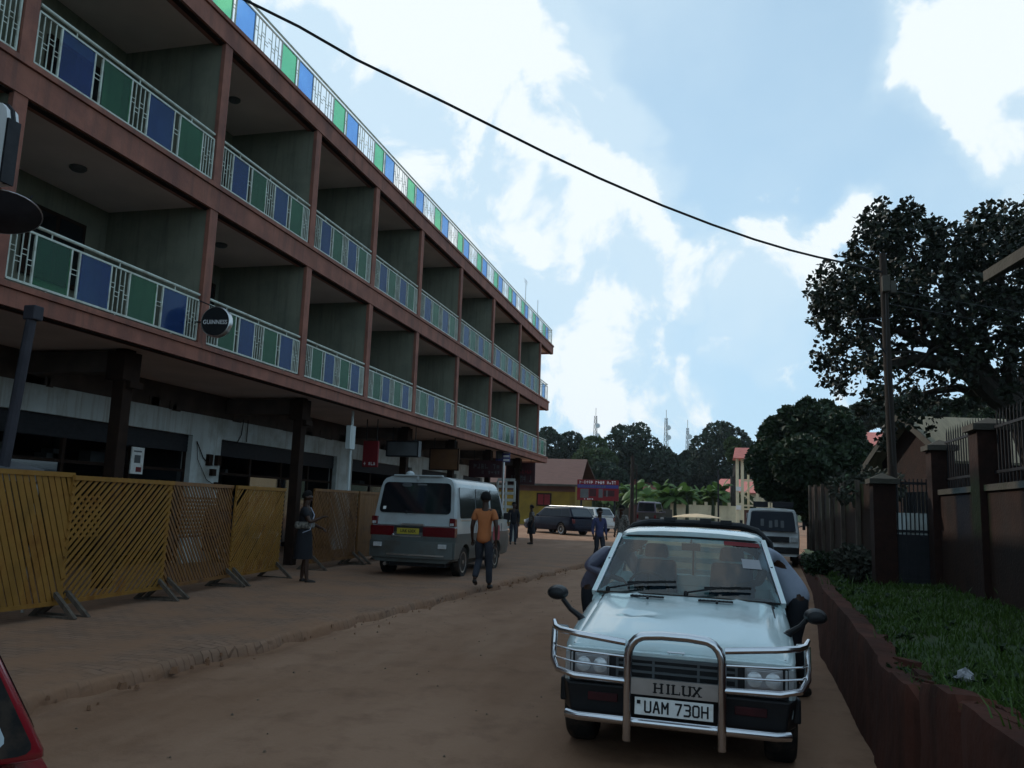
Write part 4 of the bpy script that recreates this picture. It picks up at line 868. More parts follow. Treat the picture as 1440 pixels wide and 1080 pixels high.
    for s in (-1,1):
        for yy in (.78,3.35): wheel(T,s*.80,yy,.33,.2,s,M['steel'],6)
    mb=MB(); mb.box((-.72,.1,.24),(.72,4.4,.36)); mb.build('chassis',M['black'],T)
minibus()
# =========================================================================== generic cars (front at y=0, facing -y)
def gcar(name,label,cat,loc,rz,paint,L=4.3,W=1.68,zh=.92,zb=.98,zr=1.48,cowl=1.05,ws=1.75,rr=3.9,re=4.25,r=.31,wb=(.75,3.3),group=None,rack=False,bedy=None,roofcargo=None,grp=None,rw=.78,deck=None,lastcut=None,sidem=None,notail=False):
    T=empty(name,loc,rz,label,cat,group); w=W/2; dk=deck if deck else zb-.03
    def h(w_,z): return [(0,.26),(w_*.86,.26),(w_*.95,.31),(w_,.55),(w_*.99,z-.10),(w_*.95,z-.02),(w_*.85,z),(0,z+.02)]
    mb=MB(); mb.loft([ring(h(w*.80,.56),0.0),ring(h(w*.90,.62),.05),ring(h(w*.97,zh-.16),.22),ring(h(w,zh-.05),.6),ring(h(w,zb),cowl+.1),ring(h(w,zb),re-.2),ring(h(w*.98,dk),L-.2),ring(h(w*.93,dk-.08),L-.04),ring(h(w*.85,dk-.3),L)])
    b=mb.build('body',paint,T,smooth=True,angle=45); cut(b,[cyl_cut(sx*w*1.2,sx*w*.7,y,r,r*1.18) for sx in (-1,1) for y in wb]); b.parent=T
    rt=w*rw; wb_=w*.93; mb=MB()
    lo=[(-wb_,cowl,zb-.02),(wb_,cowl,zb-.02),(wb_,re,zb-.02),(-wb_,re,zb-.02)]; hi=[(-rt,ws,zr-.03),(rt,ws,zr-.03),(rt,rr,zr-.04),(-rt,rr,zr-.04)]
    mb.hexa(lo,hi); mb.hexa([(-rt,ws,zr-.03),(rt,ws,zr-.03),(rt,rr,zr-.04),(-rt,rr,zr-.04)],[(-rt*.8,ws+.15,zr+.015),(rt*.8,ws+.15,zr+.015),(rt*.8,rr-.15,zr),(-rt*.8,rr-.15,zr)])
    mb.build('cabin',paint,T,smooth=True,bevel=.035)
    V=Vector; l=[V(p) for p in lo]; H=[V(p) for p in hi]
    mb=MB(); mb.panel(l[0],l[1],H[1],H[0],(.05,.06,.95,.93),.006,.02,.05); mb.build('windscreen',M['darkglass'],T,smooth=True)
    mb=MB(); mb.panel(l[2],l[3],H[3],H[2],(.06,.12,.94,.9),.006,.02,.07); rg_=mb.build('rear_window',M['darkglass'],T,smooth=True)
    n=3 if re-cowl>2.6 else 2
    cuts=[.10,.40,.70,.95] if n==3 else [.12,.52,.94]
    if lastcut: cuts[-1]=lastcut
    for s in (-1,1):
        q=(l[1],l[2],H[2],H[1]) if s>0 else (l[3],l[0],H[0],H[3])
        cc=cuts if s>0 else [1-c for c in cuts][::-1]
        for a,c in zip(cc,cc[1:]):
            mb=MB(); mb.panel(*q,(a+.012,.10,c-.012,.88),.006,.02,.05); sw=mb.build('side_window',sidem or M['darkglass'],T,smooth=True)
            if lastcut: mb=MB(); mb.panel(*q,(a-.003,.05,c+.012,.94),.003,.02,.05); mb.build('window_seal',M['rubber'],T,smooth=True)
        for y in wb: wheel(T,s*(w-.10),y,r,.2,s)
        mb=MB(); mb.box((s*w*.58,-.0,.60),(s*w*.9,.16,.74)); mb.build('headlight',M['lamp'],T,bevel=.02)
        mb=MB()
        if not notail: mb.box((s*w*.72,L-.10,min(.66,zb-.24)),(s*w*.93,L+.0,min(.90,zb-.04))); 
        if not notail: mb.build('tail_light',M['redlens'],T,bevel=.02)
        mb=MB(); mb.box((s*w,cowl+.35,zb-.02),(s*(w+.14),cowl+.43,zb+.09)); mb.build('wing_mirror',paint,T,bevel=.02)
        mb=MB()
        for yy in (cowl+.55,cowl+1.55): mb.box((s*(w-.01),yy,.35),(s*(w+.002),yy+.008,zb-.1))
        mb.build('door_seam',M['black'],T)
    mb=MB(); mb.box((-w*.86,-.06,.36),(w*.86,.10,.52)); mb.build('front_bumper',paint,T,bevel=.03)
    mb=MB(); mb.box((-w*.86,L-.10,.36),(w*.86,L+.06,.54)); mb.build('rear_bumper',paint,T,bevel=.03)
    mb=MB(); mb.box((-w*.5,-.03,.56),(w*.5,.06,.68)); mb.build('grille',M['black'],T)
    if rack:
        mb=MB()
        for s in (-1,1): mb.tube([(s*rt*.86,ws+.25,zr+.0),(s*rt*.86,ws+.3,zr+.05),(s*rt*.86,rr-.3,zr+.05),(s*rt*.86,rr-.25,zr)],.015,6)
        mb.build('roof_rack',M['steel'],T)
    return T
# dark estate crossing behind (front to the left)
gcar('estate_car','dark navy estate car with roof rails parked across the far end of the street','car',(-10.5,46.9,.12),R_(231),M['navy'],L=4.35,W=1.72,zr=1.53,zh=.95,zb=1.0,rr=3.9,re=4.3,rack=True,r=.33,wb=(.80,3.4),sidem=M['dullglass'])
gcar('white_car','white hatchback half hidden behind the dark estate car','car',(-9.75,52.6,.2),R_(231),M['whitepaint'],L=3.9,zr=1.5,rr=3.5,re=3.85,wb=(.7,3.1))
# white van facing us beyond the foreground truck
def farvan():
    T=empty('small_lorry',(1.60,27.0,.05),R_(-3),'white small lorry with dark boxes on its roof, parked facing the camera','lorry'); w=.80
    hb=[(0,.3),(.72,.3),(.78,.36),(.80,.7),(.80,1.0),(.775,1.25),(.71,1.66),(.66,1.74),(.4,1.77),(0,1.78)]
    def rg(y,lean,sx=1):
        r=[(x*sx,y+lean*max(0,z-.98),z) for x,z in hb]; return r+[(-a,b,c) for a,b,c in r[-2:0:-1]]
    mb=MB(); mb.loft([rg(0,.45,.96),rg(.05,.43),rg(.9,0),rg(1.35,0,.99)]); mb.build('cab',M['whitepaint'],T,smooth=True,angle=45)
    Fp=lambda x,z:(x,.0+.45*(z-.98),z)
    mb=MB(); mb.panel(Fp(-.70,1.06),Fp(.70,1.06),Fp(.63,1.66),Fp(-.63,1.66),(0,0,1,1),.02,.03,.06); ws=mb.build('windscreen',M['dullglass'],T,smooth=True)
    mb=MB()
    for x,z in ((-.3,1.3),(-.05,1.25),(.12,1.28),(.3,1.26)): mb.panel(Fp(x-.05,z-.1),Fp(x+.05,z-.1),Fp(x+.05,z+.12),Fp(x-.05,z+.12),(0,0,1,1),.026,.003,.02)
    mb.build('windscreen_paper',M['greysign'],ws)
    mb=MB(); mb.tube([Fp(-.72,1.03),Fp(-.65,1.70),Fp(.65,1.70),Fp(.72,1.03)],.018,6); mb.build('windscreen_surround',M['whitepaint'],T)
    mb=MB(); mb.box((-.5,-.03,.72),(.5,.02,.9)); mb.build('grille',M['black'],T)
    for s in (-1,1):
        mb=MB(); mb.box((s*.54,-.04,.74),(s*.74,.02,.9)); mb.build('headlight',M['lamp'],T,bevel=.01)
        wheel(T,s*.68,.62,.30,.18,s,M['steel']); wheel(T,s*.68,3.1,.30,.18,s,M['steel'])
        mb=MB(); mb.tube([(s*.78,.35,1.2),(s*.93,.3,1.25)],.012,6); mb.box((s*.90,.27,1.12),(s*.99,.31,1.36)); mb.build('wing_mirror',M['black'],T)
        mb=MB(); mb.panel((s*.79,.25,1.08),(s*.79,1.2,1.08),(s*.72,1.2,1.62),(s*.72,.52,1.62),(0,0,1,1),.012*s,.02,.0); mb.build('side_window',M['darkglass'],T)
    mb=MB(); mb.box((-.78,-.06,.38),(.78,.05,.58)); mb.build('bumper',M['black'],T,bevel=.02)
    mb=MB(); mb.box((-.82,1.4,.62),(.82,4.1,.70)); 
    for s in (-1,1): mb.box((s*.80,1.4,.7),(s*.83,4.1,1.15))
    mb.box((-.8,1.4,.7),(.8,1.45,1.6)); mb.build('load_bed',M['whitepaint'],T)
    mb=MB(); mb.box((-.6,.1,.3),(.6,4,.45)); mb.build('chassis',M['black'],T)
    for x0,x1,m in ((-.58,-.12,'black'),(.02,.66,'black')):
        b=MB(); b.box((x0,.75,1.80),(x1,1.3,1.98)); o=b.build('roof_box',M['iron'],T,bevel=.015)
farvan()
gcar('small_van','small grey violet van parked far off in front of the banana plants','van',(-4.35,57.4,.45),R_(175),mat('grey_violet_paint',(.13,.11,.15),.4,.1,coat=.3),L=3.4,W=1.4,zr=1.75,zb=1.05,zh=.95,cowl=.25,ws=.7,rr=3.3,re=3.38,wb=(.6,2.7),r=.28)
gcar('red_car','red car at the left edge of the foreground with sky reflection painted on side windows','car',(-4.75,-.25,0),R_(-36.9),M['redpaint'],L=3.7,W=1.6,zb=.80,zr=1.36,zh=.78,rr=3.34,re=3.62,wb=(.65,3.0),cowl=1.0,ws=1.6,lastcut=.977,sidem=M['painted_sky'],rw=.9,r=.28,notail=True)
gcar('blue_car','dark blue car parked behind the wooden screens in the arcade','car',(-10.4,17.6,.05),R_(100),M['navy'],L=3.9,W=1.66,zr=1.85,zb=1.15,rr=3.5,re=3.85,wb=(.7,3.1))
def V3(*a): return Vector(a)
def hand(ch,wr,d,side,curl=.5,s=1):
    """five unequal bent fingers rooted in the palm; d = direction of the hand"""
    d=d.normalized(); up=Vector((0,0,1)) if abs(d.z)<.8 else Vector((0,1,0)); ac=d.cross(up).normalized(); bend=ac.cross(d).normalized()
    palm=wr+d*.055*s; kn=wr+d*.085*s; ch.append([(wr,.024*s),(palm,.030*s),(kn,.022*s)])
    for k,(o,l) in enumerate(((-.027,.060),(-.010,.072),(.010,.068),(.027,.052))):
        a=kn+ac*o*s; b=a+(d*math.cos(curl)-bend*math.sin(curl))*l*.5*s; c=b+(d*math.cos(curl*2.1)-bend*math.sin(curl*2.1))*l*.5*s
        ch.append([(kn,.022*s),(a,.010*s),(b,.0088*s),(c,.007*s)])
    t0=palm+ac*side*.026*s-d*.02*s; ch.append([(palm,.030*s),(t0,.012*s),(t0+(ac*side*.022+d*.028-bend*.008)*s,.0098*s),(t0+(ac*side*.022+d*.055-bend*.016)*s,.008*s)])
def person(loc,rz,label,pose=None,shirt=None,trousers=None,skirt=None,sleeve='short',hair=True,shoes=True,s=1.0,group=None,name='person',scarf=None):
    J=dict(hip=(0,0,.94),sp=(0,.0,1.12),ch=(0,.01,1.32),nk=(0,-.005,1.485),hd=(0,.015,1.555),hm=(0,.02,1.635),ht=(0,.0,1.70),
        lsh=(-.165,0,1.405),rsh=(.165,0,1.405),lel=(-.225,-.03,1.12),rel=(.225,-.03,1.12),lwr=(-.225,.05,.885),rwr=(.225,.05,.885),
        lhp=(-.085,0,.90),rhp=(.085,0,.90),lkn=(-.095,.03,.50),rkn=(.095,.03,.50),lan=(-.095,-.03,.085),ran=(.095,-.03,.085),lto=(-.105,.13,.03),rto=(.105,.13,.03))
    if pose: J.update(pose)
    J={k:Vector(v)*s for k,v in J.items()}
    T=empty(name,loc,rz,label,'person',group); k=s
    ch=[[(J['hip'],.115*k),(J['sp'],.105*k),(J['ch'],.125*k),(J['nk'],.052*k),(J['hd'],.068*k),(J['hm'],.096*k),(J['ht'],.070*k)]]
    hf=(J['hm']-J['nk']).normalized(); 
    fw=Vector((0,1,0)); 
    if 'face' in (pose or {}): fw=Vector(pose['face']).normalized()
    sd_=fw.cross(hf).normalized(); 
    ch.append([(J['hm'],.088*k),(J['hm']+fw*.083*k-hf*.012*k,.018*k),(J['hm']+fw*.108*k-hf*.03*k,.011*k)])   # nose
    ch.append([(J['hd'],.068*k),(J['hd']+fw*.058*k-hf*.01*k,.03*k)])                                           # chin
    for q in (-1,1): ch.append([(J['hm'],.088*k),(J['hm']+sd_*q*.088*k-hf*.015*k,.014*k),(J['hm']+sd_*q*.098*k+hf*.01*k-fw*.012*k,.012*k)])  # ears
    for p,q in (('l',-1),('r',1)):
        ch.append([(J['ch'],.125*k),(J[p+'sh'],.058*k),(J[p+'el'],.040*k),(J[p+'wr'],.026*k)])
        hand(ch,J[p+'wr'],(J[p+'wr']-J[p+'el'])*.8+Vector(((-q)*.02,.02,0)),-q if J[p+'wr'].z<1 else q,.45,k)
        ch.append([(J['hip'],.115*k),(J[p+'hp'],.085*k),((J[p+'hp']+J[p+'kn'])/2,.075*k),(J[p+'kn'],.054*k),(J[p+'kn']*.6+J[p+'an']*.4+Vector((0,-.012*k,0)),.052*k),(J[p+'an'],.034*k),(J[p+'to'],.030*k)])
    skin('body',ch,M['skin'],T)
    if hair:
        cc=J['hm']+hf*.028*k-fw*.016*k; mb=MB(); n=18; secs=[]
        for j in range(9):
            th_=-.55+(math.pi/2+.55)*j/8; rr_=math.cos(th_)*.104*k; zz_=math.sin(th_)*.105*k
            secs.append([cc+hf*zz_+sd_*math.cos(2*math.pi*i/n)*rr_*.95+fw*(math.sin(2*math.pi*i/n)*rr_*1.02-(.03*k*(1-j/8) if math.sin(2*math.pi*i/n)>0 else 0)) for i in range(n)])
        mb.loft(secs); mb.build('hair',M['hair'],T,smooth=True,angle=80)
    mb=MB()
    for q in (-1,1): mb.lathe([(.001,-.009*k),(.009*k,-.004*k),(.010*k,0),(.008*k,.006*k),(.001,.009*k)],J['hm']+fw*.080*k+sd_*q*.032*k+hf*.01*k,n=8)
    mb.build('eyes',M['greysign'],T,smooth=True)
    mb=MB(); c=J['hm']+fw*.087*k-hf*.062*k; mb.tube([c-sd_*.026*k,c+fw*.004*k,c+sd_*.026*k],.007*k,6); mb.build('mouth',M['redlens'],T)
    if shirt:
        e=.55 if sleeve=='short' else 1.0
        c=[[(J['hip']-Vector((0,0,.13)),.152*k),(J['hip'],.150*k),(J['sp'],.138*k),(J['ch'],.150*k),(J['nk']*.75+J['ch']*.25,.075*k)]]
        for p in 'lr':
            l=[(J['ch'],.150*k),(J[p+'sh'],.078*k),(J[p+'sh'].lerp(J[p+'el'],e*.8),.068*k),(J[p+'sh'].lerp(J[p+'el'],e*1.15 if e<1 else 1),.066*k if e<1 else .052*k)]
            if e==1: l.append((J[p+'wr'].lerp(J[p+'el'],.1),.038*k))
            c.append(l)
        skin('shirt',c,shirt,T)
    if trousers:
        c=[[(J['hip']+Vector((0,0,.06)),.128*k),(J['hip'],.132*k)]]
        for p in 'lr': c.append([(J['hip'],.132*k),(J[p+'hp'],.100*k),((J[p+'hp']+J[p+'kn'])/2,.090*k),(J[p+'kn'],.070*k),((J[p+'kn']+J[p+'an'])/2+Vector((0,-.01,0)),.066*k),(J[p+'an']+Vector((0,0,.02)),.060*k)])
        skin('trousers',c,trousers,T)
    if skirt:
        mb=MB(); prof=[(.125,1.10),(.15,1.0),(.17,.93),(.185,.8),(.20,.62),(.215,.47)]; n=22
        secs=[[(J['hip'].x+math.cos(2*math.pi*i/n)*r*k*(1+.05*math.sin(i*1.9+z*8)),J['hip'].y+math.sin(2*math.pi*i/n)*r*.85*k*(1+.04*math.sin(i*2.7)),z*k) for i in range(n)] for r,z in prof]
        mb.loft(secs); mb.build('skirt',skirt,T,smooth=True,angle=70)
    if shoes:
        for p in 'lr':
            a,t=J[p+'an'],J[p+'to']; f=(t-a); f.z=0; f.normalize(); 
            skin('shoe',[[(a-f*.045*k+Vector((0,0,-.03*k)),.044*k),(a.lerp(t,.5)+Vector((0,0,-.005)),.046*k),(t+f*.02*k+Vector((0,0,.008)),.036*k)]],M['shoe'],T,1)
    if scarf:
        mb=MB(); mb.tube([J['nk']+Vector((-.13,.05,-.05)),J['ch']+Vector((-.02,.15,-.02)),J['sp']+Vector((.12,.14,-.1)),J['hip']+Vector((.17,.02,.02))],.009,6); mb.build('strap',M['greyshirt'],T)
        mb=MB(); mb.box((-.17,-.15,1.0),(.17,.15,1.13)); mb.build('waist_cloth',scarf,T,bevel=.04)
    return T
# man in orange walking away beside the minibus
g=onz(678,829,.05)
person((g.x,g.y,.04),R_(3),'person in orange T-shirt and dark trousers walking away beside the minibus',dict(lkn=(-.10,.10,.52),lan=(-.12,-.12,.20),lto=(-.13,.02,.09),rkn=(.10,.04,.49),ran=(.10,.10,.085),rto=(.11,.25,.035),lwr=(-.25,.12,.90),rwr=(.24,-.08,.89),rel=(.24,-.09,1.13)),M['orange'],M['jeans'],s=1.03)
g=onz(423,821,.05)
person((g.x,g.y,.05),R_(-80),'person in dark dress standing in the gap between two wooden screens',dict(rel=(.20,.16,1.16),rwr=(.10,.34,1.25),lel=(-.20,.08,1.12),lwr=(-.12,.28,1.05),rkn=(.09,.10,.5),ran=(.1,.14,.085),rto=(.1,.30,.03)),M['charcoal'],None,M['charcoal'],scarf=M['pattern'],s=.97)
# two people leaning in at the cab doors
person((.58,8.02,.0),R_(115),'person in blue grey shirt leaning in at the right window of the pickup truck',dict(hip=(0,-.10,.90),lhp=(-.085,-.10,.88),rhp=(.085,-.10,.88),lkn=(-.095,-.02,.48),rkn=(.095,-.04,.48),lan=(-.1,-.14,.085),ran=(.1,-.16,.085),lto=(-.1,.02,.03),rto=(.1,.0,.03),sp=(.05,.0,1.06),ch=(.10,.12,1.20),nk=(.13,.24,1.27),hd=(.14,.30,1.30),hm=(.15,.36,1.35),ht=(.15,.38,1.41),lsh=(-.04,.20,1.24),rsh=(.26,.10,1.24),rel=(.40,.02,1.03),rwr=(.24,.20,.93),lel=(-.10,.3,1.0),lwr=(.0,.4,.96),face=(.1,.9,-.35)),M['greyshirt'],M['charcoal'],s=1.0)
person((-1.14,8.15,.0),R_(-118),'person in glossy violet top leaning in at the left window of the pickup truck',dict(hip=(0,-.08,.88),lhp=(-.085,-.08,.86),rhp=(.085,-.08,.86),lan=(-.1,-.12,.085),ran=(.1,-.14,.085),lkn=(-.095,.0,.47),rkn=(.095,-.02,.47),lto=(-.1,.04,.03),rto=(.1,.02,.03),sp=(0,.02,1.02),ch=(0,.16,1.15),nk=(0,.28,1.22),hd=(0,.34,1.25),hm=(0,.40,1.29),ht=(0,.42,1.35),lsh=(-.17,.18,1.2),rsh=(.17,.2,1.2),rel=(.36,.10,1.05),rwr=(.22,.32,.97),lel=(-.22,.3,1.0),lwr=(-.05,.42,.93),face=(0,.9,-.4)),M['sheen'],M['charcoal'],s=1.0,sleeve='long')
g=onz(842,792,.02); person((g.x,g.y,0),R_(-150),'person in violet blue top standing in the road beyond the pickup truck',dict(lkn=(-.1,.12,.5),lan=(-.12,.2,.085),lto=(-.12,.35,.03),ran=(.1,-.2,.1),rto=(.1,-.06,.03)),M['bluecloth'],M['jeans'],s=.93,sleeve='long')
g=onz(868,792,.02); person((g.x,g.y+1,0),R_(150),'person in black and cream patterned shirt standing beyond the pickup truck',None,M['pattern'],M['charcoal'],s=1.0,sleeve='long')
g=onz(721,766,.05); person((g.x,g.y,.05),R_(200),'person in dark clothes standing closest to the minibus front',None,M['charcoal'],M['jeans'],s=.98,sleeve='long')
person((g.x+.55,g.y+.9,.05),R_(120),'person in dark patterned top standing behind another near the minibus',None,M['pattern'],None,M['charcoal'],s=.93)
# ------------------------------------------------------------- wooden screens
def clipline(px,py,dx,dy,W,H):
    t0,t1=-1e9,1e9
    for p,d,lo,hi in ((px,dx,0,W),(py,dy,0,H)):
        if abs(d)<1e-9:
            if p<lo or p>hi: return None
            continue
        a,b=(lo-p)/d,(hi-p)/d
        if a>b: a,b=b,a
        t0=max(t0,a);t1=min(t1,b)
    return (t0,t1) if t1-t0>.03 else None
def screen(p,q,label,ang,pitch,w,m,z0=.20,H=1.52,lattice=None,tilt=0,foot=True):
    p=Vector((*p,0));q=Vector((*q,0)); L_=(q-p).length; rz=math.atan2(q.y-p.y,q.x-p.x)
    T=empty('wooden_screen',(p.x,p.y,.055),rz,label,'wooden screen','wooden slatted screens along the pavement',rx=R_(tilt))
    rq=random.Random(int(L_*1000)); mb=MB(); d=(math.cos(R_(ang)),math.sin(R_(ang))); nx,ny=-d[1],d[0]
    ext=(abs(nx)*L_+abs(ny)*H); c=(L_/2,H/2); k=-ext/2
    while k<ext/2:
        r=clipline(c[0]+nx*k,c[1]+ny*k,d[0],d[1],L_,H)
        if r and rq.random()>.012:
            j=rq.uniform(-.006,.006); a=(c[0]+nx*(k+j)+d[0]*r[0],c[1]+ny*(k+j)+d[1]*r[0]); k2=k+rq.uniform(-.005,.005); b=(c[0]+nx*k2+d[0]*r[1],c[1]+ny*k2+d[1]*r[1])
            yo=rq.uniform(-.002,.002); mb.beam((a[0],yo,z0+a[1]),(b[0],yo,z0+b[1]),.012,w*rq.uniform(.85,1.1),up=(nx,0,ny))
        k+=pitch
    sp=mb.build('slat_panel',m,T)
    if lattice:
        mb=MB(); x0,x1,za,zb_=lattice; k=-ext/2; d2=(d[0],-d[1]); n2=(d[1],d[0])
        while k<ext/2:
            r=clipline((x1-x0)/2+n2[0]*k,(zb_-za)/2+n2[1]*k,d2[0],d2[1],x1-x0,zb_-za)
            if r:
                a=((x1-x0)/2+n2[0]*k+d2[0]*r[0],(zb_-za)/2+n2[1]*k+d2[1]*r[0]); b=((x1-x0)/2+n2[0]*k+d2[0]*r[1],(zb_-za)/2+n2[1]*k+d2[1]*r[1])
                mb.beam((x0+a[0],.014,za+a[1]),(x0+b[0],.014,za+b[1]),.01,w*.8,up=(n2[0],0,n2[1]))
            k+=pitch
        mb.build('cross_lattice',m,T)
    mb=MB(); 
    mb.box((-.01,-.022,z0+H-.045),(L_+.01,.022,z0+H+.012)); mb.box((0,-.02,z0-.02),(L_,.02,z0+.03)); mb.box((0,.0085,z0),(.05,.03,z0+H)); mb.box((L_-.05,.0085,z0),(L_,.03,z0+H))
    mb.build('frame',m,T)
    if foot:
        for x in (.12,L_-.1):
            f=MB(); f.beam((x,-.34,.03),(x,.0,z0+.12),.05,.05); f.beam((x,.34,.03),(x,.0,z0+.12),.05,.05); f.beam((x,-.3,.045),(x,.3,.045),.045,.03); f.build('foot',M['oldwood'],T)
    return T
screen((-7.92,5.2),(-7.70,8.42),'golden wooden screen of close leaning upright slats at the left edge',109,.082,.066,M['slat'],H=1.55,tilt=-1)
screen((-7.72,8.40),(-7.82,10.42),'second wooden screen from the left, slats rising right with a pale lattice patch',44,.078,.042,M['slat'],lattice=(.05,.55,.75+.2,1.3+.2),tilt=1)
screen((-7.82,10.44),(-8.09,12.5),'third wooden screen from the left with dark brown slats falling to the right',-52,.072,.040,M['slat2'],lattice=(.3,1.6,.9,1.5),tilt=-2)
screen((-8.10,12.50),(-8.24,14.35),'fourth wooden screen from the left with fine pale slats beside the standing person',46,.058,.036,M['slat'],tilt=1)
screen((-8.47,16.05),(-8.50,18.3),'wooden screen with fine dark slats falling right between the person and minibus',-55,.056,.032,M['slat2'],H=1.56)
screen((-8.50,18.4),(-8.52,20.2),'plain brown wooden screen half hidden behind the minibus',90,.06,.058,M['slat2'],H=1.56)
# ------------------------------------------------------------- boards and signs
def board(name,label,cat,u0,v0,u1,v1,Y,m,th=.08,border=None,hang=True,paint=None,rot=0):
    a=ony(u0,v0,Y); b=ony(u1,v1,Y); cx,cz=(a.x+b.x)/2,(a.z+b.z)/2; w,h=abs(b.x-a.x),abs(a.z-b.z)
    T=empty(name,(cx,Y,cz-h/2),R_(rot),label,cat); mb=MB(); mb.box((-w/2,-th/2,0),(w/2,th/2,h)); mb.build('panel',m,T,bevel=.01)
    if border:
        mb=MB()
        for q in (((-w/2,0),(w/2,.04)),((-w/2,h-.04),(w/2,h)),((-w/2,.04),(-w/2+.04,h-.04)),((w/2-.04,.04),(w/2,h-.04))): mb.box((q[0][0]-.003,-th/2-.012,q[0][1]),(q[1][0]+.003,-th/2,q[1][1]))
        mb.build('frame',border,T)
    if paint: paint(T,w,h,-th/2)
    if hang:
        for x in (-w*.35,w*.35): mb=MB(); mb.box((x-.012,-.012,h),(x+.012,.012,3.9-(cz-h/2))); mb.build('hanger',M['iron'],T)
    return T
def marks(T,x0,x1,z0,z1,y,m,n,seed,name='faded_lettering'):
    r=random.Random(seed); mb=MB(); x=x0; st=(x1-x0)/n
    for i in range(n):
        if r.random()<.12: x+=st; continue
        k=r.randint(2,4); w=st*.72
        for j in range(k):
            if r.random()<.5: mb.box((x+w*j/k,y-.006,z0),(x+w*j/k+w*.22,y,z1))
            else:
                z=z0+(z1-z0)*r.random()*.8; mb.box((x,y-.005,z),(x+w,y-.0005,z+(z1-z0)*.2))
        x+=st
    mb.build(name,m,T)
board('hanging_sign','dark grey rectangular sign board hanging above the minibus','sign',546,620,590,643,23.4,M['greysign'],border=M['black'],th=.25)
board('hanging_sign','narrow dark red sign board beside a white post under the building','sign',512,620,531,657,21.2,M['redsign'],paint=lambda T,w,h,y:marks(T,-w*.4,w*.4,.05,.14,y,M['white'],5,4))
board('hanging_sign','brown orange square sign board hanging right of the dark grey sign','sign',605,630,645,662,27.2,M['orangesign'],border=M['darkwood'])
board('hanging_sign','wide dark maroon sign board with faint lettering under the far balcony','sign',660,647,706,672,33.0,M['darksign'],paint=lambda T,w,h,y:(marks(T,-w*.35,w*.45,h*.5,h*.8,y,M['greysign'],7,5),marks(T,-w*.1,w*.45,h*.2,h*.4,y,M['greysign'],6,6)))
board('hanging_sign','dark maroon sign board with pale strokes at the far corner of the building','sign',712,650,752,682,38.8,M['darksign'],paint=lambda T,w,h,y:(marks(T,-w*.3,w*.42,h*.12,h*.42,y,M['greysign'],7,9),marks(T,-w*.1,w*.4,h*.5,h*.66,y,M['redsign'],6,8)))
def stripes(T,w,h,y):
    mb=MB()
    for k in range(4): mb.box((w*.05,y-.006,h*(.06+.24*k)),(w*.47,y,h*(.06+.24*k)+h*.13))
    mb.build('white_stripes',M['white'],T); mb=MB(); mb.box((-w*.46,y-.004,h*.2),(-w*.02,y,h*.95)); mb.build('pale_block',M['greysign'],T)
board('small_sign','small blue and white striped sign on a pole beside the white trellis','sign',698,627,717,650,34.0,M['bluesign'],hang=False,paint=stripes)
p=ony(708,648,34.0); mb=MB(); mb.tube([(p.x,34.06,0),(p.x,34.06,p.z+.3)],.05,8); tag(mb.build('sign_post',M['steel']),'grey post carrying the small striped sign','post')
a=ony(700,676,35.5); b=ony(722,740,35.5); mb=MB()
for x in (a.x,(a.x+b.x)/2,b.x): mb.box((x-.04,35.46,.05),(x+.04,35.54,a.z))
for k in range(9): z=.3+k*.3; mb.box((a.x,35.47,z),(b.x,35.53,z+.12))
tag(mb.build('white_trellis',M['whitewall']),'white painted trellis standing under the far end of the building','trellis')
p=onx(490,680,-9.2); mb=MB(); mb.tube([(-9.2,p.y,0),(-9.2,p.y,3.89)],.035,8); mb.box((-9.26,p.y-.2,2.9),(-9.14,p.y+.1,3.5)); tag(mb.build('white_post',M['whitewall']),'thin white post holding a small white box behind the screens','post')
# round black sign
c=ony(305,453,12.0); T=empty('round_sign',(c.x,12.0,c.z-.27),R_(6),'round black sign with white lettering fixed to the first floor railing','sign')
mb=MB(); mb.lathe([(.255,-.055),(.27,-.045),(.27,.045),(.255,.055)],(0,0,.27),axis='y',n=40,mi=0); mb.build('rim',M['steel'],T,smooth=True)
mb=MB(); mb.lathe([(.25,-.062),(.25,.062)],(0,0,.27),axis='y',n=40,mi=0); text_mb(mb,'GUINNESS',.105,Matrix.Translation((0,-.064,.255))@Matrix.Rotation(R_(90),4,'X'),1,.004,.001,1.05,.88); mb.build('face',[M['ink'],M['white']],T)
mb=MB(); mb.tube([(-.26,0,.27),(-.75,.1,.3)],.015,6); mb.tube([(-.05,0,.53),(-.6,.05,.75)],.012,6); mb.build('bracket',M['iron'],T)
# leaning grey pole, satellite dish, pale lightbox, canopy
mb=MB(); mb.tube([(-8.50,8.0,.05),(-8.36,8.0,1.9),(-8.22,8.0,3.80)],[.07,.065,.06],10); T=tag(mb.build('sign_pole',M['greypole'],smooth=True),'rough grey pole rising from behind the left screen to the first floor','pole')
mb=MB(); mb.box((-8.30,7.93,3.66),(-8.13,8.08,3.84)); mb.build('pole_head',M['greypole'],T,bevel=.015)
T=empty('satellite_dish',(-8.22,7.35,4.74),0,'dark satellite dish seen from below in front of the first floor balcony','satellite dish')
T.scale=(.74,.74,.74)
mb=MB(); tl=Matrix.Rotation(R_(-13),4,'Y')@Matrix.Rotation(R_(-13),4,'X'); n=32
secs=[[tl@Vector((math.cos(2*math.pi*k/n)*r,math.sin(2*math.pi*k/n)*r*.95,z)) for k in range(n)] for r,z in ((.02,.0),(.25,.018),(.45,.06),(.60,.115),(.615,.12),(.60,.13),(.45,.075),(.25,.03),(.02,.012))]
mb.loft(secs); mb.build('dish',M['greypole'],T,smooth=True)
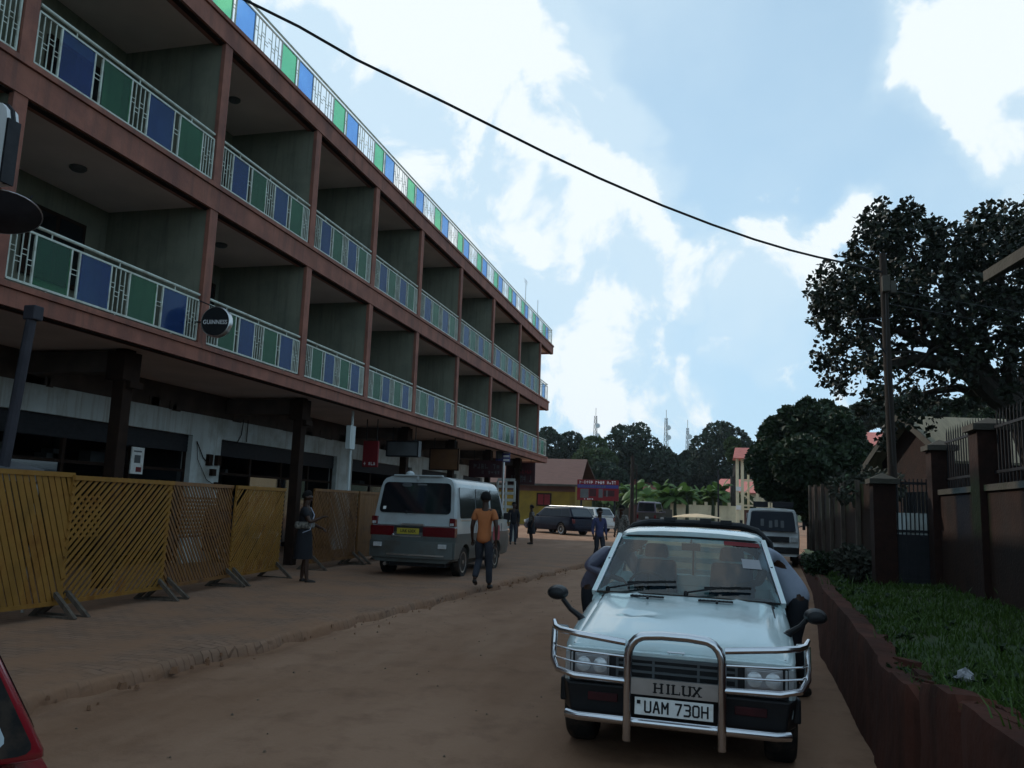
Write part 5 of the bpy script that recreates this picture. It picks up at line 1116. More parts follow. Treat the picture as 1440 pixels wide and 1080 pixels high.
mb=MB(); mb.tube([tl@Vector((math.cos(2*math.pi*k/n)*.615,math.sin(2*math.pi*k/n)*.585,.122)) for k in range(n+1)],.010,6,cap=False); mb.build('dish_rim',M['steel'],T)
mb=MB(); mb.tube([tl@Vector((.5,0,.09)),(.56,.05,.36)],.012,6); mb.tube([(0,0,0),(-.3,.05,-.12),(-.62,.08,-.12)],.03,8); mb.build('dish_arm',M['greypole'],T)
T=empty('light_box',(-8.55,7.0,5.42),0,'pale blue white light box sign at the left edge above the satellite dish','sign')
a=ony(22,145,7.0);b=ony(-40,262,7.0); mb=MB(); w=(a.x-b.x); h=a.z-b.z; T.location=(b.x,7.0,b.z)
pl=[(0,0),(w,0),(w,h-.22),(w-.03,h-.1),(w-.1,h-.03),(w-.22,h),(0,h)]; mb.prism(pl,'y',-.08,.08); mb.build('face',mat('pale_blue_white_panel',(1.0,1.0,1.0),.4,var=.1,scale=3),T); mb=MB(); mb.tube([(p[0],-.0,p[1]) for p in pl[1:6]],.03,6); mb.box((w,-.085,0),(w+.03,.085,h-.22)); mb.build('edge_frame',M['iron'],T)
T=empty('canopy',(-9.55,7.3,.05),0,'grey canvas market canopy behind the leftmost wooden screen','canopy')
mb=MB(); w=1.25; ap=(0,0,2.22); q=[(-w,-w,1.80),(w,-w,1.80),(w,w,1.80),(-w,w,1.80)]; lo=[(x*1.01,y*1.01,z-.16) for x,y,z in q]
mb.add([ap]+q+lo,[(0,1,2),(0,2,3),(0,3,4),(0,4,1),(1,5,6,2),(2,6,7,3),(3,7,8,4),(4,8,5,1)]); mb.build('cover',M['canvas'],T,fix=False)
for x,y in ((-1,-1),(1,-1),(1,1),(-1,1)):
    mb=MB(); mb.tube([(x*w*.97,y*w*.97,0),(x*w*.97,y*w*.97,1.8)],.02,6); mb.build('leg',M['steel'],T)
# overhead cable
mb=MB(); Bp=Vector((2.83,15.0,0)); Ep=Vector((-8.9,5.2,0)); dv=Bp-Ep; pts=[]
for u,v in ((300,-22),(345,1),(420,38),(500,84),(560,113),(630,147),(700,182),(770,217),(840,250),(870,263),(930,289),(1000,316),(1060,337),(1110,352),(1150,362),(1178,368),(1240,383)):
    d=ray(u,v); nrm=Vector((-dv.y,dv.x,0)); t=(Ep-EYE).dot(nrm)/d.dot(nrm); pts.append(EYE+d*t)
a,b=pts[0],pts[1]; pts=[a+(a-b)*3]+pts; mb.tube(pts,.012,6,cap=True); mb.tube([q+Vector((.010,.0,.014)) for q in pts],.008,5)
tag(mb.build('overhead_cable',M['black'],smooth=True),'twisted black overhead cable sagging from the building roof to the pole','cable')
# utility pole in front of the big tree
T=empty('utility_pole',(2.86,15.0,.5),0,'tall dark wooden utility pole in front of the big tree','utility pole')
mb=MB(); mb.tube([(0,0,0),(-.02,0,3),(-.05,0,5.75)],[.085,.07,.06],12); mb.build('pole',M['polewood'],T,smooth=True)
mb=MB(); mb.box((-.10,-.18,5.02),(.03,-.08,5.30)); mb.box((.03,-.19,4.98),(.12,-.09,5.2)); mb.build('junction_box',M['concrete'],T,bevel=.01)
mb=MB(); mb.tube([(-.04,-.05,3.9),(-.38,-.1,4.45)],.018,6); mb.tube([(-.04,0,4.6),(-.6,0,4.55)],.01,5); mb.build('bracket_arm',M['iron'],T)
mb=MB(); mb.tube([(-.04,-.1,5.0),(-.06,-.11,3.6),(-.02,-.12,2.0)],.01,5); mb.build('down_cable',M['black'],T)
mb=MB(); mb.tube([(2.8,15,5.35),(6,16.5,5.05),(12,19,5.2)],.007,5); mb.tube([(2.8,15,5.6),(6,16.5,5.35),(12,19,5.6)],.007,5); tag(mb.build('side_cable',M['black']),'pair of thin service cables running right from the utility pole','cable')
# plastic bag
g=onz(1358,936,.76); rb_=random.Random(4); mb=MB(); n=14; secs=[]
for k,(r,z) in enumerate(((.015,0),(.045,.004),(.05,.02),(.035,.045),(.018,.06),(.004,.065))): secs.append([(math.cos(2*math.pi*i/n)*r*(1+.45*rb_.uniform(-1,1)),math.sin(2*math.pi*i/n)*r*(1+.45*rb_.uniform(-1,1)),z*(1+.3*rb_.uniform(-1,1))) for i in range(n)])
mb.loft(secs); o=mb.build('plastic_bag',M['poly']); o.location=(g.x,g.y,bank_z(g.x,g.y)+.01); tag(o,'crumpled white plastic bag lying on the grass','litter')
# ------------------------------------------------------------- right hand boundary
def pillar(x,y,top,w,label):
    z=bank_z(x,y)-.15; T=empty('gate_pillar',(x,y,z),0,label,'pillar'); h=top-z
    mb=MB(); mb.box((-w/2,-w/2,0),(w/2,w/2,h-.12)); mb.build('shaft',M['brick'],T,bevel=.008)
    mb=MB(); mb.box((-w/2-.05,-w/2-.05,h-.12),(w/2+.05,w/2+.05,h-.05)); mb.add([(-w/2-.03,-w/2-.03,h-.05),(w/2+.03,-w/2-.03,h-.05),(w/2+.03,w/2+.03,h-.05),(-w/2-.03,w/2+.03,h-.05),(0,0,h+.04)],[(0,1,4),(1,2,4),(2,3,4),(3,0,4)]); mb.build('cap',M['concrete'],T)
pillar(3.0,10.35,2.76,.34,'large red brick pillar with a mossy cap nearest the right edge')
pillar(2.96,12.35,2.68,.30,'brick pillar right of the iron gate')
pillar(2.27,12.7,2.22,.30,'shorter brick pillar left of the iron gate')
T=empty('iron_gate',(2.42,12.6,bank_z(2.8,12.5)),0,'dark iron gate with upright bars between two brick pillars','gate')
mb=MB(); W_=.44
for k in range(9): x=.02+k*W_/8; mb.box((x-.007,-.007,.05),(x+.007,.007,1.5))
for z in (.08,.75,1.42): mb.box((0,-.015,z),(W_,.015,z+.035))
mb.box((0,-.004,.05),(W_,.004,.72)); mb.build('gate_leaf',M['iron'],T)
mb=MB(); mb.box((.01,.012,.60),(W_-.01,.02,1.02)); mb.build('pale_sheet',M['whitewall'],T)
T=empty('boundary_wall',(3.0,8,.6),0,'brown brick boundary wall topped with iron railings on the right','wall')
mb=MB(); mb.box((-.1,-5,0),(.1,2.18,1.35)); mb.box((-.1,2.52,0),(.1,4.2,1.35)); mb.build('brickwork',M['brick2'],T)
mb=MB(); mb.box((-.13,-5,1.35),(.13,2.17,1.42)); mb.box((-.13,2.53,1.35),(.13,4.19,1.42)); mb.build('coping',M['concrete'],T)
mb=MB(); y=-5
while y<4.15:
    if not 2.15<y<2.55: mb.tube([(0,y,1.42),(0,y,2.18),(0,y,2.26)],[.009,.009,.001],5)
    y+=.11
for z in (1.55,2.05): mb.box((-.012,-5,z),(.012,4.2,z+.03))
mb.build('iron_railing',M['iron'],T)
T=empty('side_fence',(2.33,12.95,.5),0,'dark brown boarded fence running away behind the shrubs','fence')
mb=MB(); rr=random.Random(8); L_=17; a=math.atan2(.62,17)
y=0
while y<L_:
    w=rr.uniform(.14,.2); x=y*.04; h=1.62+y*.028+rr.uniform(-.03,.03); mb.box((x-.015,y,0),(x+.015,y+w-.012,h)); y+=w
mb.build('boards',M['darkwood'],T)
for k in range(7): mb=MB(); mb.box((k*2.6*.04-.1,k*2.6,0),(k*2.6*.04-.02,k*2.6+.1,1.7+k*.07)); mb.build('post',M['oldwood'],T)
# gabled house behind the wall
T=empty('gabled_house',(0,0,0),0,'dark brick house with a tan sheet roof behind the boundary wall','house')
A0=Vector((5.2,20.6,0)); ax=Vector((1,.25,0)).normalized(); ay=Vector((-.25,1,0)).normalized(); LH=8;WH=3.6; ez=3.15; rzh=4.22
def Hh(a,b,z): p=A0+ax*a+ay*b; return (p.x,p.y,z)
mb=MB(); mb.add([Hh(0,0,0),Hh(LH,0,0),Hh(LH,WH,0),Hh(0,WH,0),Hh(0,0,ez),Hh(LH,0,ez),Hh(LH,WH,ez),Hh(0,WH,ez),Hh(0,WH/2,rzh-.08),Hh(LH,WH/2,rzh-.08)],[(0,1,5,4),(1,2,6,9,5),(2,3,7,6),(3,0,4,8,7)]); mb.build('walls',M['brick'],T)
def slab4(P,t): P=[Vector(p) for p in P]; n=(P[1]-P[0]).cross(P[3]-P[0]).normalized()*t; return [p-n for p in P],P
for nm,P in (('roof',(Hh(-.35,-.45,ez-.2),Hh(LH,-.45,ez-.2),Hh(LH,WH/2,rzh),Hh(-.35,WH/2,rzh))),('roof',(Hh(LH,WH+.45,ez-.2),Hh(-.35,WH+.45,ez-.2),Hh(-.35,WH/2,rzh),Hh(LH,WH/2,rzh)))):
    mb=MB(); mb.hexa(*slab4(P,.06)); mb.build(nm,M['roofgrey'],T)
mb=MB(); mb.beam(Hh(-.37,-.45,ez-.2),Hh(-.37,WH/2,rzh+.0),.03,.16); mb.beam(Hh(-.37,WH+.45,ez-.2),Hh(-.37,WH/2,rzh),.03,.16); mb.build('bargeboard',M['concrete'],T)
mb=MB(); P=[Hh(-.012,1.0,1.2),Hh(-.012,2.4,1.2),Hh(-.012,2.4,2.3),Hh(-.012,1.0,2.3)]; mb.hexa(*slab4(P,.03)); f=mb.build('window',M['darkglass'],T); mb=MB(); 
for k in range(8): b=1.05+k*.19; mb.beam(Hh(-.05,b,1.2),Hh(-.05,b,2.3),.012,.012)
mb.build('window_grille',M['concrete'],f)
# nearer house along the right side: only the far end of its eave enters the frame
T=empty('corner_house',(0,0,0),0,'house whose pale roof eave pokes in at the upper right edge','house')
e0=ony(1387,383,10); e1=onz(1440,350,e0.z); dr=(e1-e0).normalized(); q1=e0+dr*8; rg_=Vector((3.4,.35,1.7))
mb=MB(); mb.hexa(*slab4((q1,q1+rg_,e0+rg_,e0),.05)); mb.hexa(*slab4((q1+rg_,q1+rg_*2-Vector((0,0,3.4)),e0+rg_*2-Vector((0,0,3.4)),e0+rg_),.05)); mb.build('roof',M['roofgrey'],T)
mb=MB(); mb.beam(e0+Vector((-.02,0,-.05)),q1+Vector((-.02,0,-.05)),.03,.12); mb.beam(e0+Vector((0,.02,-.05)),e0+rg_+Vector((0,.02,-.05)),.03,.12); mb.build('bargeboard',M['concrete'],T)
xl=4.1; z1=e0.z; mb=MB(); mb.box((xl,2,.5),(xl+5,9.3,z1)); mb.build('walls',M['brick2'],T)
def leafquads(mb,c,r,n,size,rg,flat=1.0,shell=.55,fold=.25,sq=(1,1,.85)):
    V=[];F=[]
    for _ in range(n):
        while True:
            p=Vector((rg.uniform(-1,1),rg.uniform(-1,1),rg.uniform(-1,1)))
            if .02<p.length<=1: break
        l=p.length; p=p/l*(shell+(1-shell)*l**.6 if rg.random()<.8 else l)
        q=Vector((c[0]+p.x*r*sq[0],c[1]+p.y*r*sq[1],c[2]+p.z*r*sq[2])); s=size*rg.uniform(.55,1.3)
        d=(p+Vector((rg.uniform(-1,1),rg.uniform(-1,1),rg.uniform(-1,.6)))).normalized(); a=d.cross(Vector((rg.uniform(-1,1),rg.uniform(-1,1),rg.uniform(-1,1))))
        if a.length<.05: continue
        a.normalize(); n0=len(V); u=d*s; w=a*s*.42; lift=d.cross(a)*s*fold
        V+= [q-u*.5,q+w+lift*.5,q+u*.6,q-w+lift*.5]; F.append((n0,n0+1,n0+2,n0+3))
    mb.add(V,F)
def limbs(mb,base,top,r0,ends,rg,n=7):
    base=Vector(base);top=Vector(top); mb.tube([base,base.lerp(top,.5)+Vector((rg.uniform(-.05,.05),0,0))*r0*8,top],[r0*1.25,r0,r0*.8],n)
    for e in ends:
        e=Vector(e); st=base.lerp(top,rg.uniform(.7,1.0)); md=st.lerp(e,.5)+Vector((rg.uniform(-1,1),rg.uniform(-1,1),rg.uniform(-.2,1)))*(e-st).length*.1
        mb.tube([st,md,e],[r0*.5,r0*.3,r0*.1],5)
def tree(name,label,base,trunk_top,clumps,n,size,leafm,r0=.15,seed=1,cat='tree',group=None,sq=(1,1,.85),shell=.55):
    rg=random.Random(seed); T=empty(name,base,0,label,cat,group); b=Vector(base)
    mb=MB(); limbs(mb,(0,0,-.2),Vector(trunk_top)-b,r0,[Vector(c)-b for c,_ in clumps],rg); mb.build('trunk',M['bark'],T,smooth=True)
    mb=MB()
    tot=sum(r**2 for _,r in clumps)
    for c,r in clumps: leafquads(mb,Vector(c)-b,r,int(n*r*r/tot),size,rg,sq=sq,shell=shell)
    mb.build('crown',leafm,T,fix=False); return T
# ------------------------------------------------------------- big tree upper right
rg=random.Random(21)
BT=[]   # (u,v,radius px,density)
for u,v,r,dn in ((1245,325,34,1),(1235,355,44,1),(1290,345,42,1),(1340,350,36,1),(1385,345,40,1),(1425,330,34,1),(1475,340,60,1),(1178,400,34,1),(1210,410,44,1),(1260,405,46,1),(1310,405,46,1),(1365,400,46,1),(1420,400,46,1),(1480,420,60,1),(1165,430,26,.8),(1190,455,36,1),(1240,455,40,1),(1290,450,36,.8),(1340,450,36,.7),(1395,455,40,.8),(1440,460,40,.8),(1165,485,28,.8),(1200,500,34,1),(1250,500,32,.8),(1300,500,34,.42),(1350,495,34,.42),(1400,505,36,.42),(1445,520,36,.4),(1165,525,24,.8),(1215,530,30,.9),(1255,550,28,.6),(1300,545,32,.4),(1350,545,30,.35),(1220,565,22,.6),(1265,585,22,.4),(1310,580,24,.35),(1400,545,24,.3),(1290,300,14,.6),(1318,312,14,.6),(1375,310,18,.7),(1405,305,14,.7),(1175,545,14,.5),(1232,300,16,.8),(1270,305,16,.8),(1440,300,20,.8),(1500,500,60,.7),(1540,420,70,.8),(1440,560,24,.3),(1245,610,14,.3),(1160,460,16,.6),(1152,440,12,.5),(1156,505,14,.5)):
    for _ in range(2 if r>30 else 1):
        Y=19+rg.uniform(-1.6,1.8); p=ony(u+rg.uniform(-5,5),v+rg.uniform(-5,5),Y); BT.append((p,r*19/1139*rg.uniform(.8,1.0),dn))
base=Vector((6.75,19.2,.9)); T=empty('broadleaf_tree',base,0,'large dark broadleaf tree with spreading crown behind the utility pole','tree')
mb=MB(); fk=ony(1432,578,19.2)
mb.tube([(0,0,-.3),(fk-base).lerp(Vector((0,0,0)),.4)+Vector((.1,0,0)),fk-base],[.34,.29,.27],12)
def limb(pts,r):
    P=[fk]+[ony(u,v,Y) for u,v,Y in pts]; mb.tube([p-base for p in P],[r*1.3*(1-.75*i/len(P)) for i in range(len(P))],8)
limb([(1395,555,19),(1365,525,18.9),(1330,512,18.8),(1285,506,18.7),(1245,515,18.5)],.22); limb([(1385,560,19.3),(1350,545,19.4),(1315,550,19.5),(1280,560,19.6)],.10)
limb([(1380,515,19.2),(1355,480,19.3),(1320,450,19.4),(1280,425,19.4),(1230,400,19.5)],.15); limb([(1418,520,19),(1425,480,18.8),(1420,430,18.6),(1400,380,18.5)],.13)
limb([(1440,540,19.4),(1450,490,19.6),(1470,430,19.8)],.14); limb([(1425,548,19.6),(1405,545,20),(1395,553,20.2)],.06); limb([(1340,505,18.9),(1300,480,18.6),(1250,460,18.4),(1200,440,18.3)],.09)
for p,r,dn in BT[::2]:
    k=ony(1340+rg.uniform(-60,60),500+rg.uniform(-50,20),19); 
    mb.tube([k-base,(k.lerp(p,.5)+Vector((0,0,.15)))-base,p-base],[.045,.03,.012],4)
mb.build('trunk',M['bark'],T,smooth=True)
mb=MB()
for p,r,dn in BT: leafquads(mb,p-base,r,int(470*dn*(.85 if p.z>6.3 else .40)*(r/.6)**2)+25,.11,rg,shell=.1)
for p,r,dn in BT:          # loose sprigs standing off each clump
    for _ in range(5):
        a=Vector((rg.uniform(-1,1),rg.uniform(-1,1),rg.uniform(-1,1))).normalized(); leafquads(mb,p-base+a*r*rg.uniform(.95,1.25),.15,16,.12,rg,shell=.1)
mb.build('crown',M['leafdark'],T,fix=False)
# ------------------------------------------------------------- dark round tree over the far lorry
def pc(u,v,Y,rpx): return (ony(u,v,Y),rpx*Y/1139)
cl=[pc(u,v,35+dy,r) for u,v,r,dy in ((1140,600,36,0),(1105,615,36,1),(1175,612,36,-.6),(1085,650,34,.5),(1130,650,42,-1.5),(1175,655,42,-1),(1200,640,28,.6),(1120,690,34,0),(1160,695,34,-.6),(1090,680,26,0),(1195,682,24,0),(1135,572,14,0),(1160,575,13,.4),(1112,585,16,0),(1180,585,14,0),(1210,660,18,0),(1065,655,14,0),(1150,725,20,0))]
tree('round_tree','dense dark round tree overhanging the far white lorry',(3.6,35,.5),(3.5,35,2.6),cl,26000,.24,M['leafdeep'],.18,5,shell=.45)
# ------------------------------------------------------------- shrubs on the verge
def shrub(name,label,u,v,z,rx,h,n,size,m,seed,shell=.2):
    g=onz(u,v,z); rg=random.Random(seed); T=empty(name,(g.x,g.y,bank_z(g.x,g.y)-.03),0,label,'shrub'); mb=MB()
    for k in range(14):
        a=rg.uniform(0,6.3); mb.tube([(0,0,0),(math.cos(a)*rx*.4,math.sin(a)*rx*.4,h*.6),(math.cos(a)*rx*.8,math.sin(a)*rx*.8,h*.9)],[.012,.008,.003],4)
    mb.build('stems',M['bark'],T); mb=MB()
    for k in range(9):
        a=rg.uniform(0,6.3); q=rg.uniform(0,.7); leafquads(mb,(math.cos(a)*rx*q,math.sin(a)*rx*q,h*rg.uniform(.35,.75)),rx*.45,n//9,size,rg,shell=shell,sq=(1,1,.8))
    mb.build('foliage',m,T,fix=False)
shrub('dry_shrub','sprawling grey green shrub in front of the shorter gate pillar',1205,812,.72,.55,.62,1500,.08,M['dryleaf'],3)
shrub('green_shrub','low bright green shrub left of the sprawling grey shrub',1152,800,.6,.42,.6,1400,.07,M['leafdeep'],4)
shrub('fence_creeper','pale leaved creeper hanging over the boarded fence top',1215,715,2.05,.8,.8,1300,.09,M['dryleaf'],6)
bpy.data.objects['fence_creeper'].location=(2.65,16.0,1.75)
# ------------------------------------------------------------- buildings at the far end
T=empty('yellow_house',(0,0,0),0,'mustard yellow house with a brown sheet roof at the end of the street','house')
x1=ony(808,720,58).x; x0=x1-9; mb=MB(); mb.box((x0,58,0),(x1,66,3.3)); mb.build('wall',M['yellow'],T)
mb=MB(); mb.box((x0-.02,57.98,2.75),(x1+.02,58,3.3)); mb.build('brown_band',M['tile_brown'],T)
mb=MB(); mb.hexa(*slab4(((x0-.5,57.4,3.25),(x1+.5,57.4,3.25),(x1+.2,62,5.35),(x0-.5,62,5.35)),.08)); mb.hexa(*slab4(((x1+.5,66.6,3.25),(x0-.5,66.6,3.25),(x0-.5,62,5.35),(x1+.2,62,5.35)),.08)); mb.build('roof',M['tile_brown'],T)
mb=MB(); mb.box((x0-.5,57.36,3.12),(x1+.5,57.4,3.27)); mb.build('fascia',M['concrete'],T)
a=ony(755,693,58);b=ony(775,712,58); mb=MB(); mb.box((a.x,57.94,b.z),(b.x,58.02,a.z)); f=mb.build('window',M['darkwood'],T); mb=MB(); mb.box((a.x+.1,57.92,b.z+.1),((a.x+b.x)/2-.03,57.94,a.z-.1)); mb.box(((a.x+b.x)/2+.03,57.92,b.z+.1),(b.x-.1,57.94,a.z-.1)); mb.build('shutter',M['redsign'],f)
# billboard
def bbp(T,w,h,y):
    mb=MB(); mb.box((-w/2+.03,y-.006,h*.60),(w/2-.03,y,h*.76)); mb.build('blue_band',M['bluesign'],T)
    marks(T,-w*.44,w*.44,h*.80,h*.95,y,M['white'],16,3); marks(T,-w*.46,w*.2,h*.63,h*.72,y-.006,M['greysign'],12,12)
    mb=MB(); mb.box((-w*.42,y-.008,h*.12),(-w*.22,y,h*.55)); mb.box((w*.02,y-.008,h*.15),(w*.12,y,h*.56)); mb.box((w*.2,y-.008,h*.2),(w*.24,y,h*.5)); mb.build('pale_pictures',M['greysign'],T)
    mb=MB(); mb.box((-w*.20,y-.007,h*.2),(-w*.04,y,h*.56)); mb.box((w*.14,y-.007,h*.22),(w*.4,y,h*.5)); mb.build('dark_pictures',M['darksign'],T)
    marks(T,-w*.4,-w*.1,h*.04,h*.10,y,M['white'],8,31)
    mb=MB()
    for x in (-w*.4,w*.4): mb.box((x-.06,.05,-2.6),(x+.06,.15,h*.5))
    mb.build('post',M['iron'],T)
board('billboard','red and blue billboard on posts beside the yellow house','billboard',812,674,870,705,55,M['redsign'],hang=False,paint=bbp)
mb=MB(); mb.tube([(-5.17,50,0),(-5.15,50,4.9)],[.13,.10],8); mb.tube([(-4.95,50.4,0),(-4.93,50.4,4.4)],.04,6); tag(mb.build('far_pole',M['polewood'],smooth=True),'dark wooden pole right of the red billboard','pole')
for u,v0,Y in ((1010,660,52),): 
    p=ony(u,v0,Y); mb=MB(); mb.tube([(p.x,Y,0),(p.x,Y,p.z)],.06,6); tag(mb.build('thin_pole',M['iron']),'thin dark pole between the banana plants and the cream gate','pole')
def small_house(name,label,u0,u1,veave,vridge,Y,roofm,wallm,dep=7,gable_right=False):
    a=ony(u0,veave,Y); b=ony(u1,veave,Y); r=ony((u0+u1)/2,vridge,Y+dep/2); T=empty(name,(a.x,Y,0),0,label,'house'); w=b.x-a.x
    mb=MB(); mb.box((.3,0,-1),(w-.3,dep,a.z)); 
    if gable_right: mb.prism([(0,a.z),(dep,a.z),(dep/2,r.z-.1)],'x',w-.5,w-.3)
    mb.build('wall',wallm,T); mb=MB(); mb.hexa(*slab4(((-.3,-.5,a.z-.1),(w+.1,-.5,a.z-.1),(w+.1,dep/2,r.z),(.8,dep/2,r.z)),.1)); mb.hexa(*slab4(((w+.1,dep+.5,a.z-.1),(-.3,dep+.5,a.z-.1),(.8,dep/2,r.z),(w+.1,dep/2,r.z)),.1)); mb.build('roof',roofm,T)
small_house('red_roof_house','pale house with a pink red roof beyond the banana plants',878,925,692,674,100,M['tile_red'],M['cream'],gable_right=True)
small_house('far_house','low house with a pink roof behind the cream gate',1002,1085,690,674,84,M['tile_red'],M['cream'])
small_house('right_house','house with a bright pink red roof seen between tree and pole',1212,1275,640,608,48,M['tile_red'],M['cream'])
# cream gateway with red tiled caps
T=empty('gateway',(0,60,0),0,'cream gateway with tall posts and small red tiled roofs','gateway')
def gx(u): return ony(u,690,60).x
mb=MB()
for u in (1037,1044): x=gx(u); mb.box((x-.10,-.2,0),(x+.10,.2,5.6))
x=gx(1053); mb.box((x-.07,.6,0),(x+.07,.9,5.4)); mb.build('tall_post',M['cream'],T)
mb=MB(); 
for u in (1080,1086): x=gx(u); mb.box((x-.11,-.2,0),(x+.11,.2,3.7))
mb.box((gx(1079)-.1,-.3,3.3),(gx(1087)+.1,.3,3.5)); mb.build('short_post',M['cream'],T)
mb=MB(); a,b=gx(1032)-.05,gx(1060); mb.hexa(*slab4(((a,-.7,5.5),(b,-.7,5.5),(b,.3,6.3),(a+.15,.3,6.3)),.07)); mb.hexa(*slab4(((b,1.3,5.5),(a,1.3,5.5),(a+.15,.3,6.3),(b,.3,6.3)),.07)); mb.build('tiled_roof',M['tile_red'],T)
mb=MB(); a,b=gx(1045),gx(1085)
for z in (1.9,2.15,3.9): mb.box((a,-.05,z),(b,.05,z+.12))
for x in [a+(b-a)*k/6 for k in range(3,7)]: mb.box((x-.08,-.04,2.2),(x+.08,.04,3.85))
mb.beam((a,0,3.0),(a+(b-a)*.5,0,3.9),.08,.1); mb.beam((a,0,3.0),(a+(b-a)*.5,0,2.1),.08,.1); mb.build('gate_trusses',M['cream'],T)
mb=MB(); mb.box((a,.06,0),(b,.12,1.9)); mb.build('gate_leaf',M['tile_brown'],T)
for z in (1.9,3.2):
    mb=MB(); x=gx(1038); mb.box((x-.15,-.28,z),(x+.2,-.2,z+.3)); mb.build('white_notice',M['white'],T)
T=empty('cream_wall',(0,66,0),0,'long cream boundary wall in front of the banana plants','wall'); mb=MB(); a,b=gx(945)*1.1,gx(1036)*1.1+.3
mb.box((a,0,0),(b,.2,2.2)); 
for k in range(7): x=a+(b-a)*k/6; mb.box((x-.12,-.05,0),(x+.12,.25,2.45))
mb.build('masonry',M['cream'],T)
T=empty('low_wall',(0,58,0),0,'low grey brown wall under the far poles','wall'); mb=MB(); a,b=ony(868,720,58).x,ony(945,720,58).x; mb.box((a,0,0),(b,.2,1.75)); mb.build('masonry',M['concrete'],T)
mb=MB(); mb.box((a+.8,-.03,.5),(a+1.5,0,2.0)); mb.build('red_door',M['tile_brown'],T)
# sunlit tan market parasol beyond the pickup
g=ony(980,728,40); T=empty('tan_parasol',(g.x,40,.1),0,'wide tan parasol just above the pickup truck roof','parasol'); mb=MB(); n=16; w=1.15
mb.loft([[(math.cos(2*math.pi*k/n)*r,math.sin(2*math.pi*k/n)*r,z-.1) for k in range(n)] for r,z in ((w,1.36),(w*.98,1.39),(w*.5,1.50),(.05,1.55))]); mb.build('cover',M['tan'],T); mb=MB(); mb.tube([(0,0,0),(0,0,1.4)],.03,8); mb.build('pole',M['steel'],T)
# banana plants
rb2=random.Random(13)
def banana():
    T=empty('banana_plant',(0,0,0),0,'banana plant with broad arching leaves in the far plantation','banana plant','banana plants in the plantation behind the walls')
    mb=MB(); mb.tube([(0,0,-.5),(.05,0,1.0),(0,0,1.9)],[.16,.13,.08],8); mb.build('stem',M['leafdeep'],T); 
    mb=MB()
    for k in range(13):
        a=k*2.4+rb2.uniform(-.3,.3); L_=rb2.uniform(1.0,1.9); e=rb2.uniform(.1,1.35); V=[];F=[]
        for i in range(7):
            t=i/6; r=L_*t*math.cos(e)+.15*t; z=1.8+L_*(math.sin(e)*t-.75*t*t*(1.4-e*.6)); w=.40*math.sin(math.pi*min(1,t*.9+.08))**.6*(1 if i%2 else .8)
            c=Vector((math.cos(a)*r,math.sin(a)*r,z)); s_=Vector((-math.sin(a),math.cos(a),0))*w
            V+=[c-s_-Vector((0,0,w*.4)),c,c+s_-Vector((0,0,w*.4))]
            if i: o=3*(i-1); F+=[(o,o+1,o+4,o+3),(o+1,o+2,o+5,o+4)]
        mb.add(V,F)
    mb.build('leaves',M['banana'],T,fix=False); return T
bn=banana(); spots=[(897,66),(911,64),(935,66),(950,66),(966,66),(990,67),(1002,66),(1014,67),(940,76),(985,78),(905,70),(918,74),(930,68),(944,72),(958,69),(970,75),(982,70),(996,74),(1008,70),(1020,73),(893,78),(950,80),(925,82),(1000,82),(880,72),(975,84),(850,68),(1030,78),(835,70),(862,76)]
BL=['in front of the red roofed house','behind the low grey wall']
for i,(u,Y) in enumerate(spots):
    o=bn if i==0 else copy_tree(bn); p=ony(u,700,Y); o.location=(p.x,Y,.7+rb2.uniform(0,.8)); o.rotation_euler.z=rb2.uniform(0,6.3); s=rb2.uniform(.85,1.15); o.scale=(s,s,s)
# rising ground and far trees
def hill_z(x,y): return max(0,(y-105)*.05)+1.2*fb(x,y,.02)*min(1,max(0,(y-105)/60))+.9
grid('hillside',[-400+i*20 for i in range(41)],[104+i*12 for i in range(40)],lambda x,y:hill_z(x,y),M['leafdeep_ground'] if 'leafdeep_ground' in M else M['soil'])
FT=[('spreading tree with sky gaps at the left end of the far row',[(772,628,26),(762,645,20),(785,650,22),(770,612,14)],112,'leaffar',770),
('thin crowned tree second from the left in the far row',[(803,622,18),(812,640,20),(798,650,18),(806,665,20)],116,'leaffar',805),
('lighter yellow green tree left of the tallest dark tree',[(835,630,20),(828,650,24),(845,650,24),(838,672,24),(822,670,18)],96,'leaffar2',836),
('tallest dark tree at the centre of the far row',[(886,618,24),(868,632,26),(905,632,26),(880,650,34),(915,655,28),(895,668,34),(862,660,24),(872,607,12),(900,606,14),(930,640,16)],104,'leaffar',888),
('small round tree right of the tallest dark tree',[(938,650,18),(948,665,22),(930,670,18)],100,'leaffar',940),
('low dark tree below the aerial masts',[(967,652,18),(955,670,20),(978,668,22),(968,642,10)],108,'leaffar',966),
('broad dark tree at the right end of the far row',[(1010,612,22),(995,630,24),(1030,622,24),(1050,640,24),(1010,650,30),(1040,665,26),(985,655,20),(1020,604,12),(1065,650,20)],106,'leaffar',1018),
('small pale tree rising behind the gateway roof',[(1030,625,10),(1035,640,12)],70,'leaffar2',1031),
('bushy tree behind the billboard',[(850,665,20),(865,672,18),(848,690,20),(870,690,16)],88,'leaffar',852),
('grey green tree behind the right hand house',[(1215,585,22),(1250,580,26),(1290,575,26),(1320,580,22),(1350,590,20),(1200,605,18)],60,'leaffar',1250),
('dark tree beyond the house roof at the right',[(1370,580,26),(1410,575,30),(1390,600,26)],45,'leafdeep',1395)]
